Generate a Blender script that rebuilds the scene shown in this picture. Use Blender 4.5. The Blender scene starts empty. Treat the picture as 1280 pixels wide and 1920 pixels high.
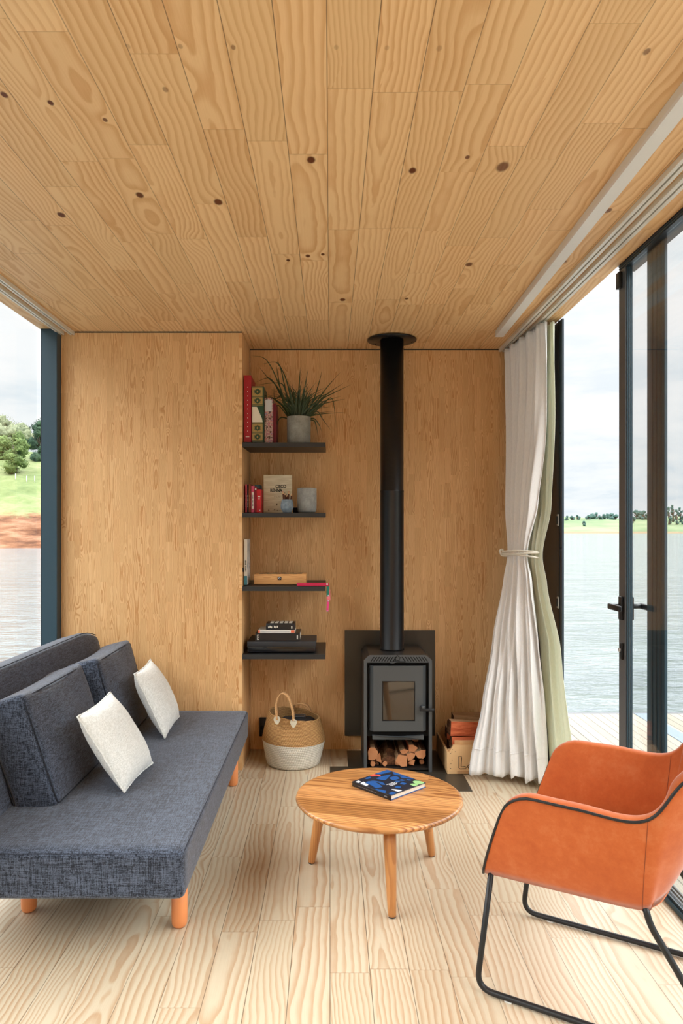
import bpy, bmesh, math, random
from mathutils import Vector, Matrix, noise
random.seed(7)
PI = math.pi
SC = bpy.context.scene
COL = SC.collection
F = 1340.0; CX = 618.5; CY = 993.0; EYE = 1.317; H = 2.40
YB = 4.287      # back wall
YP = 3.911      # front of the left wall panel
XN = -0.481     # side of the niche

def P(px, py, Y):
    return Vector(((px-CX)*Y/F, Y, EYE-(py-CY)*Y/F))
def lin(r, g, b):
    def f(c):
        c /= 255.0
        return c/12.92 if c <= .04045 else ((c+.055)/1.055)**2.4
    return (f(r), f(g), f(b), 1.0)

# ------------------------------------------------------------------ materials
class NT:
    def __init__(s, name):
        s.mat = bpy.data.materials.new(name); s.mat.use_nodes = True
        s.t = s.mat.node_tree; s.t.nodes.clear()
        s.out = s.t.nodes.new('ShaderNodeOutputMaterial')
    def n(s, typ, **kw):
        o = s.t.nodes.new(typ)
        for k, v in kw.items(): setattr(o, k, v)
        return o
    def put(s, sock, v):
        if isinstance(v, bpy.types.NodeSocket): s.t.links.new(v, sock)
        elif v is not None: sock.default_value = v
    def m(s, op, a, b=None, c=None):
        o = s.n('ShaderNodeMath', operation=op)
        s.put(o.inputs[0], a)
        if b is not None: s.put(o.inputs[1], b)
        if c is not None: s.put(o.inputs[2], c)
        return o.outputs[0]
    def vm(s, op, a, b=None):
        o = s.n('ShaderNodeVectorMath', operation=op)
        s.put(o.inputs[0], a)
        if b is not None: s.put(o.inputs[1], b)
        return o.outputs['Value'] if op in ('LENGTH', 'DISTANCE') else o.outputs[0]
    def xyz(s, x, y, z):
        o = s.n('ShaderNodeCombineXYZ')
        for i, v in enumerate((x, y, z)): s.put(o.inputs[i], v)
        return o.outputs[0]
    def sep(s, v):
        o = s.n('ShaderNodeSeparateXYZ'); s.put(o.inputs[0], v); return o.outputs
    def coord(s, which='Object'):
        return s.n('ShaderNodeTexCoord').outputs[which]
    def noise(s, vec, scale=1.0, detail=3.0, rough=.5, out='Fac'):
        o = s.n('ShaderNodeTexNoise'); s.put(o.inputs['Vector'], vec)
        o.inputs['Scale'].default_value = scale; o.inputs['Detail'].default_value = detail
        o.inputs['Roughness'].default_value = rough
        return o.outputs[out]
    def mix(s, f, a, b, mode='MIX'):
        o = s.n('ShaderNodeMix', data_type='RGBA', blend_type=mode)
        s.put(o.inputs[0], f); s.put(o.inputs[6], a); s.put(o.inputs[7], b)
        return o.outputs[2]
    def ramp(s, f, stops):
        o = s.n('ShaderNodeValToRGB'); s.put(o.inputs[0], f)
        e = o.color_ramp.elements
        while len(e) < len(stops): e.new(.5)
        for i, (p, c) in enumerate(stops): e[i].position = p; e[i].color = c
        return o.outputs[0]
    def sstep(s, x, a, b):
        o = s.n('ShaderNodeMapRange', interpolation_type='SMOOTHSTEP')
        s.put(o.inputs[0], x); o.inputs[1].default_value = a; o.inputs[2].default_value = b
        return o.outputs[0]
    def bsdf(s, color, rough=.5, metal=0., spec=.5, bump=None, bstr=.2, bdist=.001, **kw):
        o = s.n('ShaderNodeBsdfPrincipled')
        s.put(o.inputs['Base Color'], color); s.put(o.inputs['Roughness'], rough)
        s.put(o.inputs['Metallic'], metal); s.put(o.inputs['Specular IOR Level'], spec)
        for k, v in kw.items(): s.put(o.inputs[k], v)
        if bump is not None:
            b = s.n('ShaderNodeBump'); s.put(b.inputs['Height'], bump)
            b.inputs['Strength'].default_value = bstr; b.inputs['Distance'].default_value = bdist
            s.t.links.new(b.outputs[0], o.inputs['Normal'])
        s.t.links.new(o.outputs[0], s.out.inputs[0])
        return o

def plain(name, col, rough=.5, metal=0., var=.12, scale=30., spec=.5, bstr=.12, **kw):
    """slightly mottled solid colour"""
    t = NT(name); c = t.coord()
    nz = t.noise(c, scale, 4, .6)
    k = t.m('MULTIPLY_ADD', nz, 2*var, 1-var)
    cc = t.vm('MULTIPLY', t.xyz(k, k, k), tuple(col[:3]))
    t.bsdf(cc, rough, metal, spec, nz, bstr, .0008, **kw)
    return t.mat

def wood(name, au, av, w, L, light, dark, freq=115., off=0., seam=.0009, ring=.75, knots=None, vary=.16,
         rough=.42, pl=.022, slope=.035, seamdark=.22, vorknot=True, endline=True, warm=None, wob=.018, spec=.4):
    t = NT(name); x = t.sep(t.coord())
    u = t.m('SUBTRACT', x[au], off); v = x[av]
    i = t.m('FLOOR', t.m('DIVIDE', u, w))
    wn = t.n('ShaderNodeTexWhiteNoise', noise_dimensions='1D'); t.put(wn.inputs['W'], t.m('ADD', i, .37))
    h1 = wn.outputs['Value']
    vs = t.m('ADD', t.m('DIVIDE', v, t.m('MULTIPLY_ADD', h1, L*.7, L*.65)), t.m('MULTIPLY', h1, 17.3))
    j = t.m('FLOOR', vs)
    wn2 = t.n('ShaderNodeTexWhiteNoise', noise_dimensions='3D')
    t.put(wn2.inputs['Vector'], t.xyz(t.m('ADD', i, .5), t.m('ADD', j, .5), .5))
    rr = t.sep(wn2.outputs['Color']); r4 = wn2.outputs['Value']
    ul = t.m('SUBTRACT', u, t.m('MULTIPLY', t.m('ADD', i, .5), w))
    # warp of the rings
    wv = t.xyz(t.m('MULTIPLY', ul, .45/w), t.m('MULTIPLY', v, .21/w), t.m('MULTIPLY', r4, 50.))
    n1 = t.noise(wv, 1.0, 1.5, .45)
    n2 = t.noise(wv, 3.6, 2.0, .5)
    uu = t.m('ADD', ul, t.m('MULTIPLY', t.m('SUBTRACT', rr[0], .5), 1.7*w))
    dd = t.m('MULTIPLY_ADD', rr[1], .35*w, .06*w)
    rad = t.m('SQRT', t.m('ADD', t.m('MULTIPLY', uu, uu), t.m('MULTIPLY', dd, dd)))
    rad = t.m('ADD', rad, t.m('MULTIPLY', t.m('MULTIPLY', t.m('SUBTRACT', rr[2], .5), v), slope))
    rad = t.m('ADD', rad, t.m('MULTIPLY', n1, w*.62))
    rad = t.m('ADD', rad, t.m('MULTIPLY', n2, wob*w/.11))
    kn = None
    if knots:
        p2 = t.xyz(u, v, 0.)
        for (ku, kv, ks, dk) in knots:
            d = t.vm('LENGTH', t.vm('MULTIPLY', t.vm('SUBTRACT', p2, (ku-off, kv, 0.)), (1/ks, .62/ks, 0)))
            if dk > .3:
                e = t.m('POWER', 2.718, t.m('MULTIPLY', t.m('MULTIPLY', d, d), -.12))
                rad = t.m('ADD', rad, t.m('MULTIPLY', e, ks*1.5))
            c = t.m('MULTIPLY', t.m('SUBTRACT', 1.0, t.sstep(d, .6, 1.1)), dk)
            kn = c if kn is None else t.m('MAXIMUM', kn, c)
    if vorknot:
        vo = t.n('ShaderNodeTexVoronoi'); vo.inputs['Scale'].default_value = 1.0
        t.put(vo.inputs['Vector'], t.xyz(t.m('ADD', t.m('MULTIPLY', u, .55/w), t.m('MULTIPLY', h1, 9.)), t.m('MULTIPLY', v, .26/w), 0.))
        pres = t.m('GREATER_THAN', t.sep(vo.outputs['Color'])[0], .45)
        d = vo.outputs['Distance']
        e = t.m('MULTIPLY', t.m('POWER', 2.718, t.m('MULTIPLY', t.m('MULTIPLY', d, d), -22.)), pres)
        rad = t.m('ADD', rad, t.m('MULTIPLY', e, w*.30))
    ph = t.m('FRACT', t.m('MULTIPLY', rad, t.m('MULTIPLY_ADD', rr[2], freq*.7, freq*.65)))
    rg = t.m('MULTIPLY', t.sstep(ph, .22, .84), t.m('SUBTRACT', 1.0, t.sstep(ph, .86, 1.0)))
    fine = t.noise(t.xyz(t.m('MULTIPLY', u, 330.), t.m('MULTIPLY', v, 9.), r4), 1.0, 2, .6)
    broad = t.noise(wv, .9, 2, .5)
    amt = t.m('MULTIPLY', rg, t.m('MULTIPLY_ADD', broad, ring*.9, ring*.42))
    amt = t.m('ADD', amt, t.m('MULTIPLY', t.m('SUBTRACT', fine, .5), .30))
    amt = t.m('ADD', amt, t.m('MULTIPLY', t.m('SUBTRACT', rr[1], .45), .20))
    amt = t.m('MINIMUM', t.m('MAXIMUM', amt, 0.), 1.)
    c = t.mix(amt, light, dark)
    k = t.m('MULTIPLY_ADD', r4, vary, 1-vary*.5)
    c = t.vm('MULTIPLY', c, t.xyz(k, t.m('POWER', k, 1.15), t.m('POWER', k, 1.5)))
    if kn is not None:
        c = t.mix(kn, c, lin(98, 50, 22))
    # gaps between boards and the fine end joints
    au_ = t.m('ABSOLUTE', ul)
    g = t.sstep(au_, w*.5-seam*1.6, w*.5-seam*.5)
    if seam > 0:
        gs = t.m('MULTIPLY', g, t.m('MULTIPLY_ADD', h1, 1-seamdark-.35, .35))
        c = t.mix(gs, c, (light[0]*.10, light[1]*.07, light[2]*.05, 1))
    if endline:
        fr = t.m('FRACT', vs)
        ee = t.m('MULTIPLY', t.m('LESS_THAN', fr, .0022/L*1.0), .35)
        c = t.mix(ee, c, (dark[0]*.5, dark[1]*.45, dark[2]*.4, 1))
    t.bsdf(c, t.m('MULTIPLY_ADD', fine, .18, rough-.09), 0., spec, t.m('SUBTRACT', t.m('MULTIPLY', fine, .25), g), .25, .001)
    return t.mat

def fabric(name, c1, c2, sc=260., bstr=.5, rough=.9):
    t = NT(name); p = t.coord()
    a = t.noise(t.vm('MULTIPLY', p, (.08, 1., 1.)), sc*1.25, 2, .6)
    b = t.noise(t.vm('MULTIPLY', p, (1., .08, 1.)), sc*1.25, 2, .6)
    e = t.noise(t.vm('MULTIPLY', p, (1., 1., .08)), sc*1.25, 2, .6)
    h = t.m('MULTIPLY', t.m('ADD', t.m('ADD', a, b), e), .3333)
    big = t.noise(p, 9., 3, .6)
    f = t.sstep(t.m('ADD', h, t.m('MULTIPLY', t.m('SUBTRACT', big, .5), .05)), .40, .61)
    t.bsdf(t.mix(f, c1, c2), rough, 0., .2, h, bstr, .0012, **{'Sheen Weight': .25, 'Sheen Roughness': .5})
    return t.mat

def mk_materials():
    M = {}
    kn = []
    for (x, y, s, d) in [(8,178,7,1),(95,193,6,1),(197,225,5,.9),(115,403,8,1),(262,366,8,1),(409,379,9,1),(583,300,9,1),
                         (773,320,8,1),(876,295,5,.9),(942,313,13,.85),(879,496,7,.9),(577,480,5,1),(605,477,4,1),(540,488,4,1),
                         (642,562,6,1),(1140,395,7,.85),(1056,491,7,.85),(1212,97,7,.7),(762,560,4,.9),(310,168,6,.55),
                         (338,87,5,.4),(437,89,5,.6),(240,87,5,.25),(630,89,5,.25),(725,90,5,.25),(823,91,6,.3)]:
        Y = 1451./(CY-y); kn.append(((x-CX)*Y/F, Y, s*Y/F, d))
    M['ceil'] = wood('pine_ceiling_boards', 0, 1, .1122, .62, lin(233,196,145), lin(196,136,76), 56., -.007, .0010, .54, kn, .10, .5, spec=.3)
    M['floor'] = wood('pine_floor_boards', 0, 1, .1185, .75, lin(203,189,163), lin(172,132,94), 58., .0, .0010, .66, None, .06, .38, spec=.45)
    lw, dw = lin(230,188,134), lin(194,134,76)
    M['wall'] = wood('finger_jointed_pine_panel', 0, 2, .036, .22, lw, dw, 170., .004, .00015, .80, None, .09, .45, slope=.10, seamdark=.8, vorknot=True, endline=False, spec=.35)
    M['wallY'] = wood('finger_jointed_pine_panel_side', 1, 2, .036, .22, lw, dw, 170., .004, .00015, .80, None, .09, .45, slope=.10, seamdark=.8, vorknot=True, endline=False, spec=.35)
    M['deck'] = wood('weathered_deck_boards', 0, 1, .062, 2.4, lin(150,144,130), lin(122,112,94), 130., .01, .0030, .4, None, .2, .7, seamdark=.0, endline=False)
    M['table'] = wood('oiled_teak_strips', 1, 0, .062, 3., lin(196,140,84), lin(126,70,34), 60., .02, .0, .85, None, .55, .32, vorknot=False, endline=False, spec=.5)
    M['tleg'] = wood('oiled_teak_leg', 0, 2, .06, 2., lin(196,138,82), lin(148,88,44), 90., .0, .0, .5, None, .1, .35, vorknot=False, endline=False)
    M['sleg'] = plain('turned_orange_beech', lin(222,140,84), .35, var=.06, scale=14.)
    M['crate'] = wood('crate_pine', 1, 0, .09, .8, lin(216,176,126), lin(158,104,60), 120., 0., .0, .6, None, .2, .7, endline=False)
    M['boxwood'] = wood('box_wood', 2, 0, .06, .9, lin(224,170,108), lin(190,126,70), 260., 0., .0, .6, None, .1, .5, endline=False, vorknot=False)
    M['post'] = plain('teal_grey_painted_steel', lin(38,64,76), .42, var=.04, scale=8., spec=.5)
    M['frame'] = plain('dark_anodised_aluminium', lin(44,54,62), .35, .2, var=.05, scale=8.)
    M['framegrey'] = plain('grey_door_aluminium', lin(92,94,96), .45, .2, var=.05)
    M['black'] = plain('matt_black_metal', lin(26,28,30), .42, .1, var=.06)
    M['pipe'] = plain('flue_black_paint', lin(24,25,27), .34, .15, var=.04)
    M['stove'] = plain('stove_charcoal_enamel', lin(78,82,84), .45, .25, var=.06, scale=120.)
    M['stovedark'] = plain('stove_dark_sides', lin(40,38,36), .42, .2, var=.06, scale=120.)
    M['deepblack'] = plain('deep_black_matt', lin(10,10,10), .85, var=.1)  # near black for recesses, slots and small black parts
    M['shield'] = plain('heat_shield_steel', lin(66,62,54), .33, .3, var=.04)
    M['shelf'] = plain('black_stained_shelf', lin(40,41,41), .45, var=.08, scale=80.)
    M['sofa'] = fabric('charcoal_blue_woven_fabric', lin(20,25,36), lin(88,98,116))
    M['sofa_seam'] = plain('charcoal_seam', lin(36,40,50), .9)
    M['linen'] = fabric('cream_linen', lin(212,214,208), lin(238,240,236), 200., .35)
    M['seat'] = None
    t = NT('orange_suede'); p = t.coord()
    a = t.noise(p, 7., 5, .62); b = t.noise(p, 420., 2, .6); s = t.noise(p, 34., 6, .8)
    f = t.m('ADD', t.m('MULTIPLY', a, .55), t.m('MULTIPLY', s, .45))
    col = t.ramp(f, [(.32, lin(180,86,38)), (.52, lin(196,102,50)), (.72, lin(208,124,76))])
    t.bsdf(col, .72, 0., .25, b, .25, .0006, **{'Sheen Weight': .35, 'Sheen Roughness': .4})
    M['orange'] = t.mat
    # curtains
    def cloth(name, c, tr):
        t = NT(name); p = t.coord()
        a = t.noise(t.vm('MULTIPLY', p, (1., 1., .1)), 500., 2, .5)
        cc = t.mix(t.sstep(a, .3, .7), tuple(v*.93 for v in c[:3])+(1,), c)
        d = t.n('ShaderNodeBsdfDiffuse'); t.put(d.inputs[0], cc)
        e = t.n('ShaderNodeBsdfTranslucent'); t.put(e.inputs[0], cc)
        m = t.n('ShaderNodeMixShader'); m.inputs[0].default_value = tr
        t.t.links.new(d.outputs[0], m.inputs[1]); t.t.links.new(e.outputs[0], m.inputs[2])
        t.t.links.new(m.outputs[0], t.out.inputs[0]); return t.mat
    M['curtain'] = cloth('white_cotton_voile', lin(251,251,250), .14)
    M['lining'] = cloth('pale_green_lining', lin(238,243,222), .24)
    M['rope'] = plain('cotton_cord', lin(232,228,214), .85, var=.1, scale=300.)
    # glass: thin pane
    def glass(name, tint, ior, k=1.):
        t = NT(name)
        tr = t.n('ShaderNodeBsdfTransparent'); tr.inputs[0].default_value = tint
        gl = t.n('ShaderNodeBsdfGlossy'); gl.inputs['Roughness'].default_value = .0
        g = t.n('ShaderNodeNewGeometry')
        dt = t.n('ShaderNodeVectorMath', operation='DOT_PRODUCT'); t.put(dt.inputs[0], g.outputs['Incoming']); t.put(dt.inputs[1], g.outputs['Normal'])
        fr = t.m('MULTIPLY_ADD', t.m('POWER', t.m('SUBTRACT', 1.0, t.m('ABSOLUTE', dt.outputs['Value'])), 5.), .96*k, .04*k)
        m = t.n('ShaderNodeMixShader'); t.t.links.new(fr, m.inputs[0])
        t.t.links.new(tr.outputs[0], m.inputs[1]); t.t.links.new(gl.outputs[0], m.inputs[2])
        t.t.links.new(m.outputs[0], t.out.inputs[0]); return t.mat
    M['glass'] = glass('window_glass', (.985, .993, .99, 1), 1.5)
    M['glassl'] = glass('coated_window_glass', (.985, .993, .99, 1), 1.5, .35)
    t = NT('stove_glass'); t.bsdf(lin(52,44,34), .05, 0., .6, **{'IOR': 1.75}); M['stoveglass'] = t.mat
    M['alu'] = plain('white_aluminium_track', lin(222,218,206), .35, .1, var=.03)
    M['silver'] = plain('brushed_steel', lin(200,202,204), .3, .9, var=.03)
    M['slot'] = plain('track_slot', lin(20,22,20), .7)
    M['diffuser'] = plain('opal_diffuser', lin(224,224,220), .45, var=.02)
    # concrete
    def stone(name, a, b, sc=22., bs=.4):
        t = NT(name); p = t.coord(); n1 = t.noise(p, sc, 6, .68); n2 = t.noise(p, sc*14, 3, .6)
        f = t.m('ADD', t.m('MULTIPLY', n1, .7), t.m('MULTIPLY', n2, .3))
        t.bsdf(t.ramp(f, [(.35, a), (.65, b)]), .85, 0., .25, f, bs, .002); return t.mat
    M['concrete'] = stone('cast_concrete', lin(122,122,112), lin(166,166,156))
    M['concrete2'] = stone('pale_concrete', lin(136,138,134), lin(178,180,174), 30., .6)
    M['bluestone'] = stone('speckled_blue_ceramic', lin(108,124,136), lin(160,176,186), 60.)
    M['leaf'] = plain('grass_leaf', lin(46,62,24), .5, var=.45, scale=9., bstr=0.)
    # basket
    def weave(name, a, b, zs, cs):
        t = NT(name); p = t.coord(); x = t.sep(p)
        ang = t.m('ARCTAN2', x[1], x[0])
        rows = t.m('MULTIPLY', x[2], zs)
        fr = t.m('FRACT', rows); rowid = t.m('FLOOR', rows)
        lump = t.m('SINE', t.m('ADD', t.m('MULTIPLY', ang, cs), t.m('MULTIPLY', rowid, 2.1)))
        prof = t.m('SINE', t.m('MULTIPLY', fr, PI))
        hgt = t.m('ADD', t.m('MULTIPLY', prof, .75), t.m('MULTIPLY', lump, .25))
        nz = t.noise(p, 260., 3, .7)
        f = t.m('ADD', t.m('MULTIPLY', hgt, .55), t.m('MULTIPLY', nz, .5))
        t.bsdf(t.ramp(f, [(.22, a), (.72, b)]), .9, 0., .15, t.m('ADD', hgt, t.m('MULTIPLY', nz, .4)), .8, .004); return t.mat
    M['jute'] = weave('braided_jute', lin(128,84,44), lin(210,166,112), 150., 120.)
    M['cotton'] = weave('coiled_white_cotton', lin(196,190,174), lin(242,238,226), 100., 110.)
    M['jutecord'] = plain('jute_braid', lin(190,146,98), .9, var=.7, scale=150., bstr=1.)
    M['leather'] = plain('cream_leather', lin(216,208,184), .5, var=.06)
    # firewood
    def endg(name, a, b):
        t = NT(name); p = t.coord(); x = t.sep(p)
        r = t.vm('LENGTH', t.xyz(x[0], x[2], 0.)); nz = t.noise(p, 45., 4, .6)
        ph = t.m('FRACT', t.m('ADD', t.m('MULTIPLY', r, 190.), t.m('MULTIPLY', nz, 1.6)))
        t.bsdf(t.mix(t.m('MULTIPLY', t.m('ADD', ph, nz), .5), a, b), .85, 0., .2, nz, .5, .002); return t.mat
    M['logend'] = endg('split_log_end', lin(176,104,64), lin(222,164,116))
    def barky(name, a, b, ax):
        t = NT(name); p = t.coord(); v = [70., 70., 70.]; v[ax] = 6.
        nz = t.noise(t.vm('MULTIPLY', p, tuple(v)), 1., 5, .7)
        t.bsdf(t.ramp(nz, [(.33, a), (.68, b)]), .85, 0., .2, nz, .8, .004); return t.mat
    M['bark'] = barky('log_bark', lin(62,38,26), lin(142,96,66), 1)
    M['redwood'] = barky('split_red_log_face', lin(170,74,44), lin(222,126,84), 0)
    M['palewood'] = barky('split_pale_log_face', lin(142,104,74), lin(202,164,124), 0)
    M['ink'] = plain('black_ink', lin(24,22,20), .7)
    M['white'] = plain('white_paper', lin(232,230,222), .7, var=.04)
    M['pages'] = plain('page_block', lin(228,222,206), .8, var=.08, scale=90.)
    # outdoors
    t = NT('lake_water'); p = t.coord()
    w1 = t.noise(t.vm('MULTIPLY', p, (.55, 1.35, 1.)), 1.1, 4, .62)
    w2 = t.noise(t.vm('MULTIPLY', p, (.8, 2.0, 1.)), 4.5, 4, .6)
    hh = t.m('ADD', w1, t.m('MULTIPLY', w2, .28))
    t.bsdf(t.mix(t.sstep(w1, .3, .7), lin(90,98,102), lin(110,118,120)), .10, 0., .5, hh, .65, .34, **{'IOR': 1.33})
    M['water'] = t.mat
    t = NT('clay_bank_and_grass'); p = t.coord(); x = t.sep(p)
    nz = t.noise(t.vm('MULTIPLY', p, (.35, .35, 2.2)), .7, 5, .7); n2 = t.noise(p, .9, 6, .7); n3 = t.noise(p, .09, 3, .6)
    clay = t.ramp(nz, [(.36, lin(84,56,42)), (.5, lin(124,86,64)), (.64, lin(150,116,92))])
    grass = t.ramp(t.m('ADD', t.m('MULTIPLY', n2, .5), t.m('MULTIPLY', n3, .5)), [(.36, lin(98,112,72)), (.5, lin(116,128,84)), (.66, lin(138,142,104))])
    f = t.sstep(t.m('ADD', x[2], t.m('MULTIPLY', t.m('SUBTRACT', n2, .5), 2.2)), 2.5, 3.3)
    t.bsdf(t.mix(f, clay, grass), .95, 0., .1, nz, .6, .3); M['bank'] = t.mat
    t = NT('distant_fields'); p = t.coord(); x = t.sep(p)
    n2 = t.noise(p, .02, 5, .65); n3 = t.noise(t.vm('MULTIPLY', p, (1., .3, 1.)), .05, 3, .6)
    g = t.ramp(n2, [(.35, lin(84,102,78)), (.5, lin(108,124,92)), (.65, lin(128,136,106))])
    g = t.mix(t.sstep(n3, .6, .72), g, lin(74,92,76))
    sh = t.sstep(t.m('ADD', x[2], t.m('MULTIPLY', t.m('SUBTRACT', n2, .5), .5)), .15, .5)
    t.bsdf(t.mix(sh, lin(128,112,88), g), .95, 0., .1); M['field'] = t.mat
    def foliage(name, a, b, sc):
        t = NT(name); p = t.coord(); n = t.noise(p, sc, 5, .75)
        t.bsdf(t.ramp(n, [(.35, a), (.66, b)]), .9, 0., .1, n, .6, .3); return t.mat
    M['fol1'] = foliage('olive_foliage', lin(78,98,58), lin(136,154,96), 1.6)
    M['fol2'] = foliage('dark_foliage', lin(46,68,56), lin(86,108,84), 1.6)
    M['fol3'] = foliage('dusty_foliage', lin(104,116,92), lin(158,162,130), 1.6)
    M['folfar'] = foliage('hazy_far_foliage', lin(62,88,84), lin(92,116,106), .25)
    M['trunk'] = plain('tree_bark', lin(86,74,62), .9, var=.3, scale=6.)
    return M
M = mk_materials()

# ------------------------------------------------------------------ mesh helpers
class MB:
    def __init__(s): s.bm = bmesh.new(); s.mats = []
    def mi(s, m):
        if m not in s.mats: s.mats.append(m)
        return s.mats.index(m)
    def add(s, b2, m, T=None, smooth=False):
        if T is not None: bmesh.ops.transform(b2, matrix=T, verts=b2.verts)
        k = s.mi(m); mp = {}
        for v in b2.verts: mp[v] = s.bm.verts.new(v.co)
        for f in b2.faces:
            try: nf = s.bm.faces.new([mp[v] for v in f.verts])
            except ValueError: continue
            nf.material_index = k; nf.smooth = smooth
        b2.free()
    def box(s, a, b, m, bev=0., seg=2, T=None, smooth=None):
        a, b = Vector(a), Vector(b); lo = Vector(map(min, a, b)); hi = Vector(map(max, a, b))
        t = bmesh.new(); bmesh.ops.create_cube(t, size=1.0)
        for v in t.verts: v.co = Vector([(lo[i]+hi[i])/2+v.co[i]*(hi[i]-lo[i]) for i in range(3)])
        if bev > 0: bmesh.ops.bevel(t, geom=t.edges[:], offset=bev, segments=seg, profile=.5, affect='EDGES')
        s.add(t, m, T, bev > 0 and seg > 1 if smooth is None else smooth)
    def tube(s, pts, r, m, n=10, closed=False, cap=True):
        pts = [Vector(p) for p in pts]; N = len(pts)
        rs = r if isinstance(r, (list, tuple)) else [r]*N
        t = bmesh.new(); rings = []; up = None
        for i in range(N):
            if closed: d = pts[(i+1) % N]-pts[i-1]
            else: d = pts[min(i+1, N-1)]-pts[max(i-1, 0)]
            d.normalize()
            if up is None: up = Vector((0, 0, 1)) if abs(d.z) < .9 else Vector((1, 0, 0))
            a = (up-d*up.dot(d)).normalized(); up = a; b = d.cross(a)
            rings.append([t.verts.new(pts[i]+(a*math.cos(2*PI*k/n)+b*math.sin(2*PI*k/n))*rs[i]) for k in range(n)])
        for i in range(N if closed else N-1):
            A, B = rings[i], rings[(i+1) % N]
            for k in range(n): t.faces.new((A[k], A[(k+1) % n], B[(k+1) % n], B[k]))
        if cap and not closed: t.faces.new(rings[0][::-1]); t.faces.new(rings[-1])
        bmesh.ops.recalc_face_normals(t, faces=t.faces)
        s.add(t, m, None, True)
    def lathe(s, prof, c, m, n=48, T=None, ang0=0):
        t = bmesh.new(); rings = []
        for (r, z) in prof:
            if r < 1e-6: rings.append([t.verts.new((0, 0, z))])
            else: rings.append([t.verts.new((r*math.cos(2*PI*k/n+ang0), r*math.sin(2*PI*k/n+ang0), z)) for k in range(n)])
        for i in range(len(rings)-1):
            A, B = rings[i], rings[i+1]
            for k in range(n):
                if len(A) == 1 and len(B) == 1: continue
                if len(A) == 1: t.faces.new((A[0], B[(k+1) % n], B[k]))
                elif len(B) == 1: t.faces.new((A[k], A[(k+1) % n], B[0]))
                else: t.faces.new((A[k], A[(k+1) % n], B[(k+1) % n], B[k]))
        bmesh.ops.recalc_face_normals(t, faces=t.faces)
        TT = Matrix.Translation(Vector(c)) @ (T if T is not None else Matrix.Identity(4))
        s.add(t, m, TT, True)
    def prism(s, poly, vec, m, T=None, smooth=False):
        """poly: 3-D outline; vec: extrusion"""
        t = bmesh.new(); a = [t.verts.new(Vector(p)) for p in poly]; b = [t.verts.new(Vector(p)+Vector(vec)) for p in poly]
        t.faces.new(a[::-1]); t.faces.new(b); n = len(a)
        for i in range(n): t.faces.new((a[i], a[(i+1) % n], b[(i+1) % n], b[i]))
        bmesh.ops.recalc_face_normals(t, faces=t.faces)
        s.add(t, m, T, smooth)
    def grid(s, fn, nu, nv, m, smooth=True):
        t = bmesh.new(); g = [[t.verts.new(fn(i/nu, j/nv)) for j in range(nv+1)] for i in range(nu+1)]
        for i in range(nu):
            for j in range(nv): t.faces.new((g[i][j], g[i+1][j], g[i+1][j+1], g[i][j+1]))
        s.add(t, m, None, smooth)
    def text(s, txt, size, T, m, depth=.0006, align='CENTER', sx=1., bold=0.):
        cu = bpy.data.curves.new('lettering', 'FONT'); cu.body = txt; cu.size = size; cu.extrude = depth/2
        cu.offset = bold; cu.align_x = align; cu.align_y = 'CENTER'
        o = bpy.data.objects.new('lettering', cu); me = bpy.data.meshes.new_from_object(o)
        t = bmesh.new(); t.from_mesh(me); bpy.data.objects.remove(o); bpy.data.curves.remove(cu); bpy.data.meshes.remove(me)
        s.add(t, m, T @ Matrix.Diagonal((sx, 1, 1, 1)))
    def obj(s, name, parent=None, origin=None, label=None, sharp=None):
        o0 = Vector(origin) if origin is not None else Vector((0, 0, 0))
        base = Vector((0, 0, 0))
        if parent is not None:
            q = parent
            while q is not None: base += q.location; q = q.parent
        loc = o0-base if origin is not None else Vector((0, 0, 0))
        ref = o0 if origin is not None else base
        for v in s.bm.verts: v.co -= ref
        me = bpy.data.meshes.new(name); s.bm.to_mesh(me); s.bm.free()
        for m_ in s.mats: me.materials.append(m_)
        o = bpy.data.objects.new(name, me); COL.objects.link(o); o.location = loc
        if parent is not None: o.parent = parent
        if label: o['label'] = label
        return o

def thing(name, label, cat, loc=(0, 0, 0), group=None):
    o = bpy.data.objects.new(name, None); COL.objects.link(o); o.location = loc; o.empty_display_size = .1
    o['label'] = label; o['category'] = cat
    if group: o['group'] = group
    return o
def tag(o, label, cat, group=None, kind=None):
    o['label'] = label; o['category'] = cat
    if group: o['group'] = group
    if kind: o['kind'] = kind
    return o
def struct(o, label, cat):
    o['kind'] = 'structure'; o['label'] = label; o['category'] = cat; return o
def sthing(name, label, cat, loc=(0, 0, 0)):
    o = thing(name, label, cat, loc); o['kind'] = 'structure'; return o

def catmull(pts, n):
    pts = [Vector(p) for p in pts]; out = []
    q = [pts[0]*2-pts[1]]+pts+[pts[-1]*2-pts[-2]]
    for i in range(1, len(q)-2):
        for k in range(n):
            t = k/n; a, b, c, d = q[i-1], q[i], q[i+1], q[i+2]
            out.append(.5*((2*b)+(c-a)*t+(2*a-5*b+4*c-d)*t*t+(3*b-a-3*c+d)*t**3))
    out.append(pts[-1]); return out
def fillet(pts, r, n=7):
    pts = [Vector(p) for p in pts]; out = [pts[0]]
    for i in range(1, len(pts)-1):
        a, b, c = pts[i-1], pts[i], pts[i+1]
        d1 = (a-b).normalized(); d2 = (c-b).normalized()
        rr = min(r, (a-b).length*.48, (c-b).length*.48)
        p0, p1 = b+d1*rr, b+d2*rr
        for k in range(n+1):
            t = k/n; out.append(p0*(1-t)**2+b*2*t*(1-t)+p1*t*t)
    out.append(pts[-1]); return out

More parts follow.
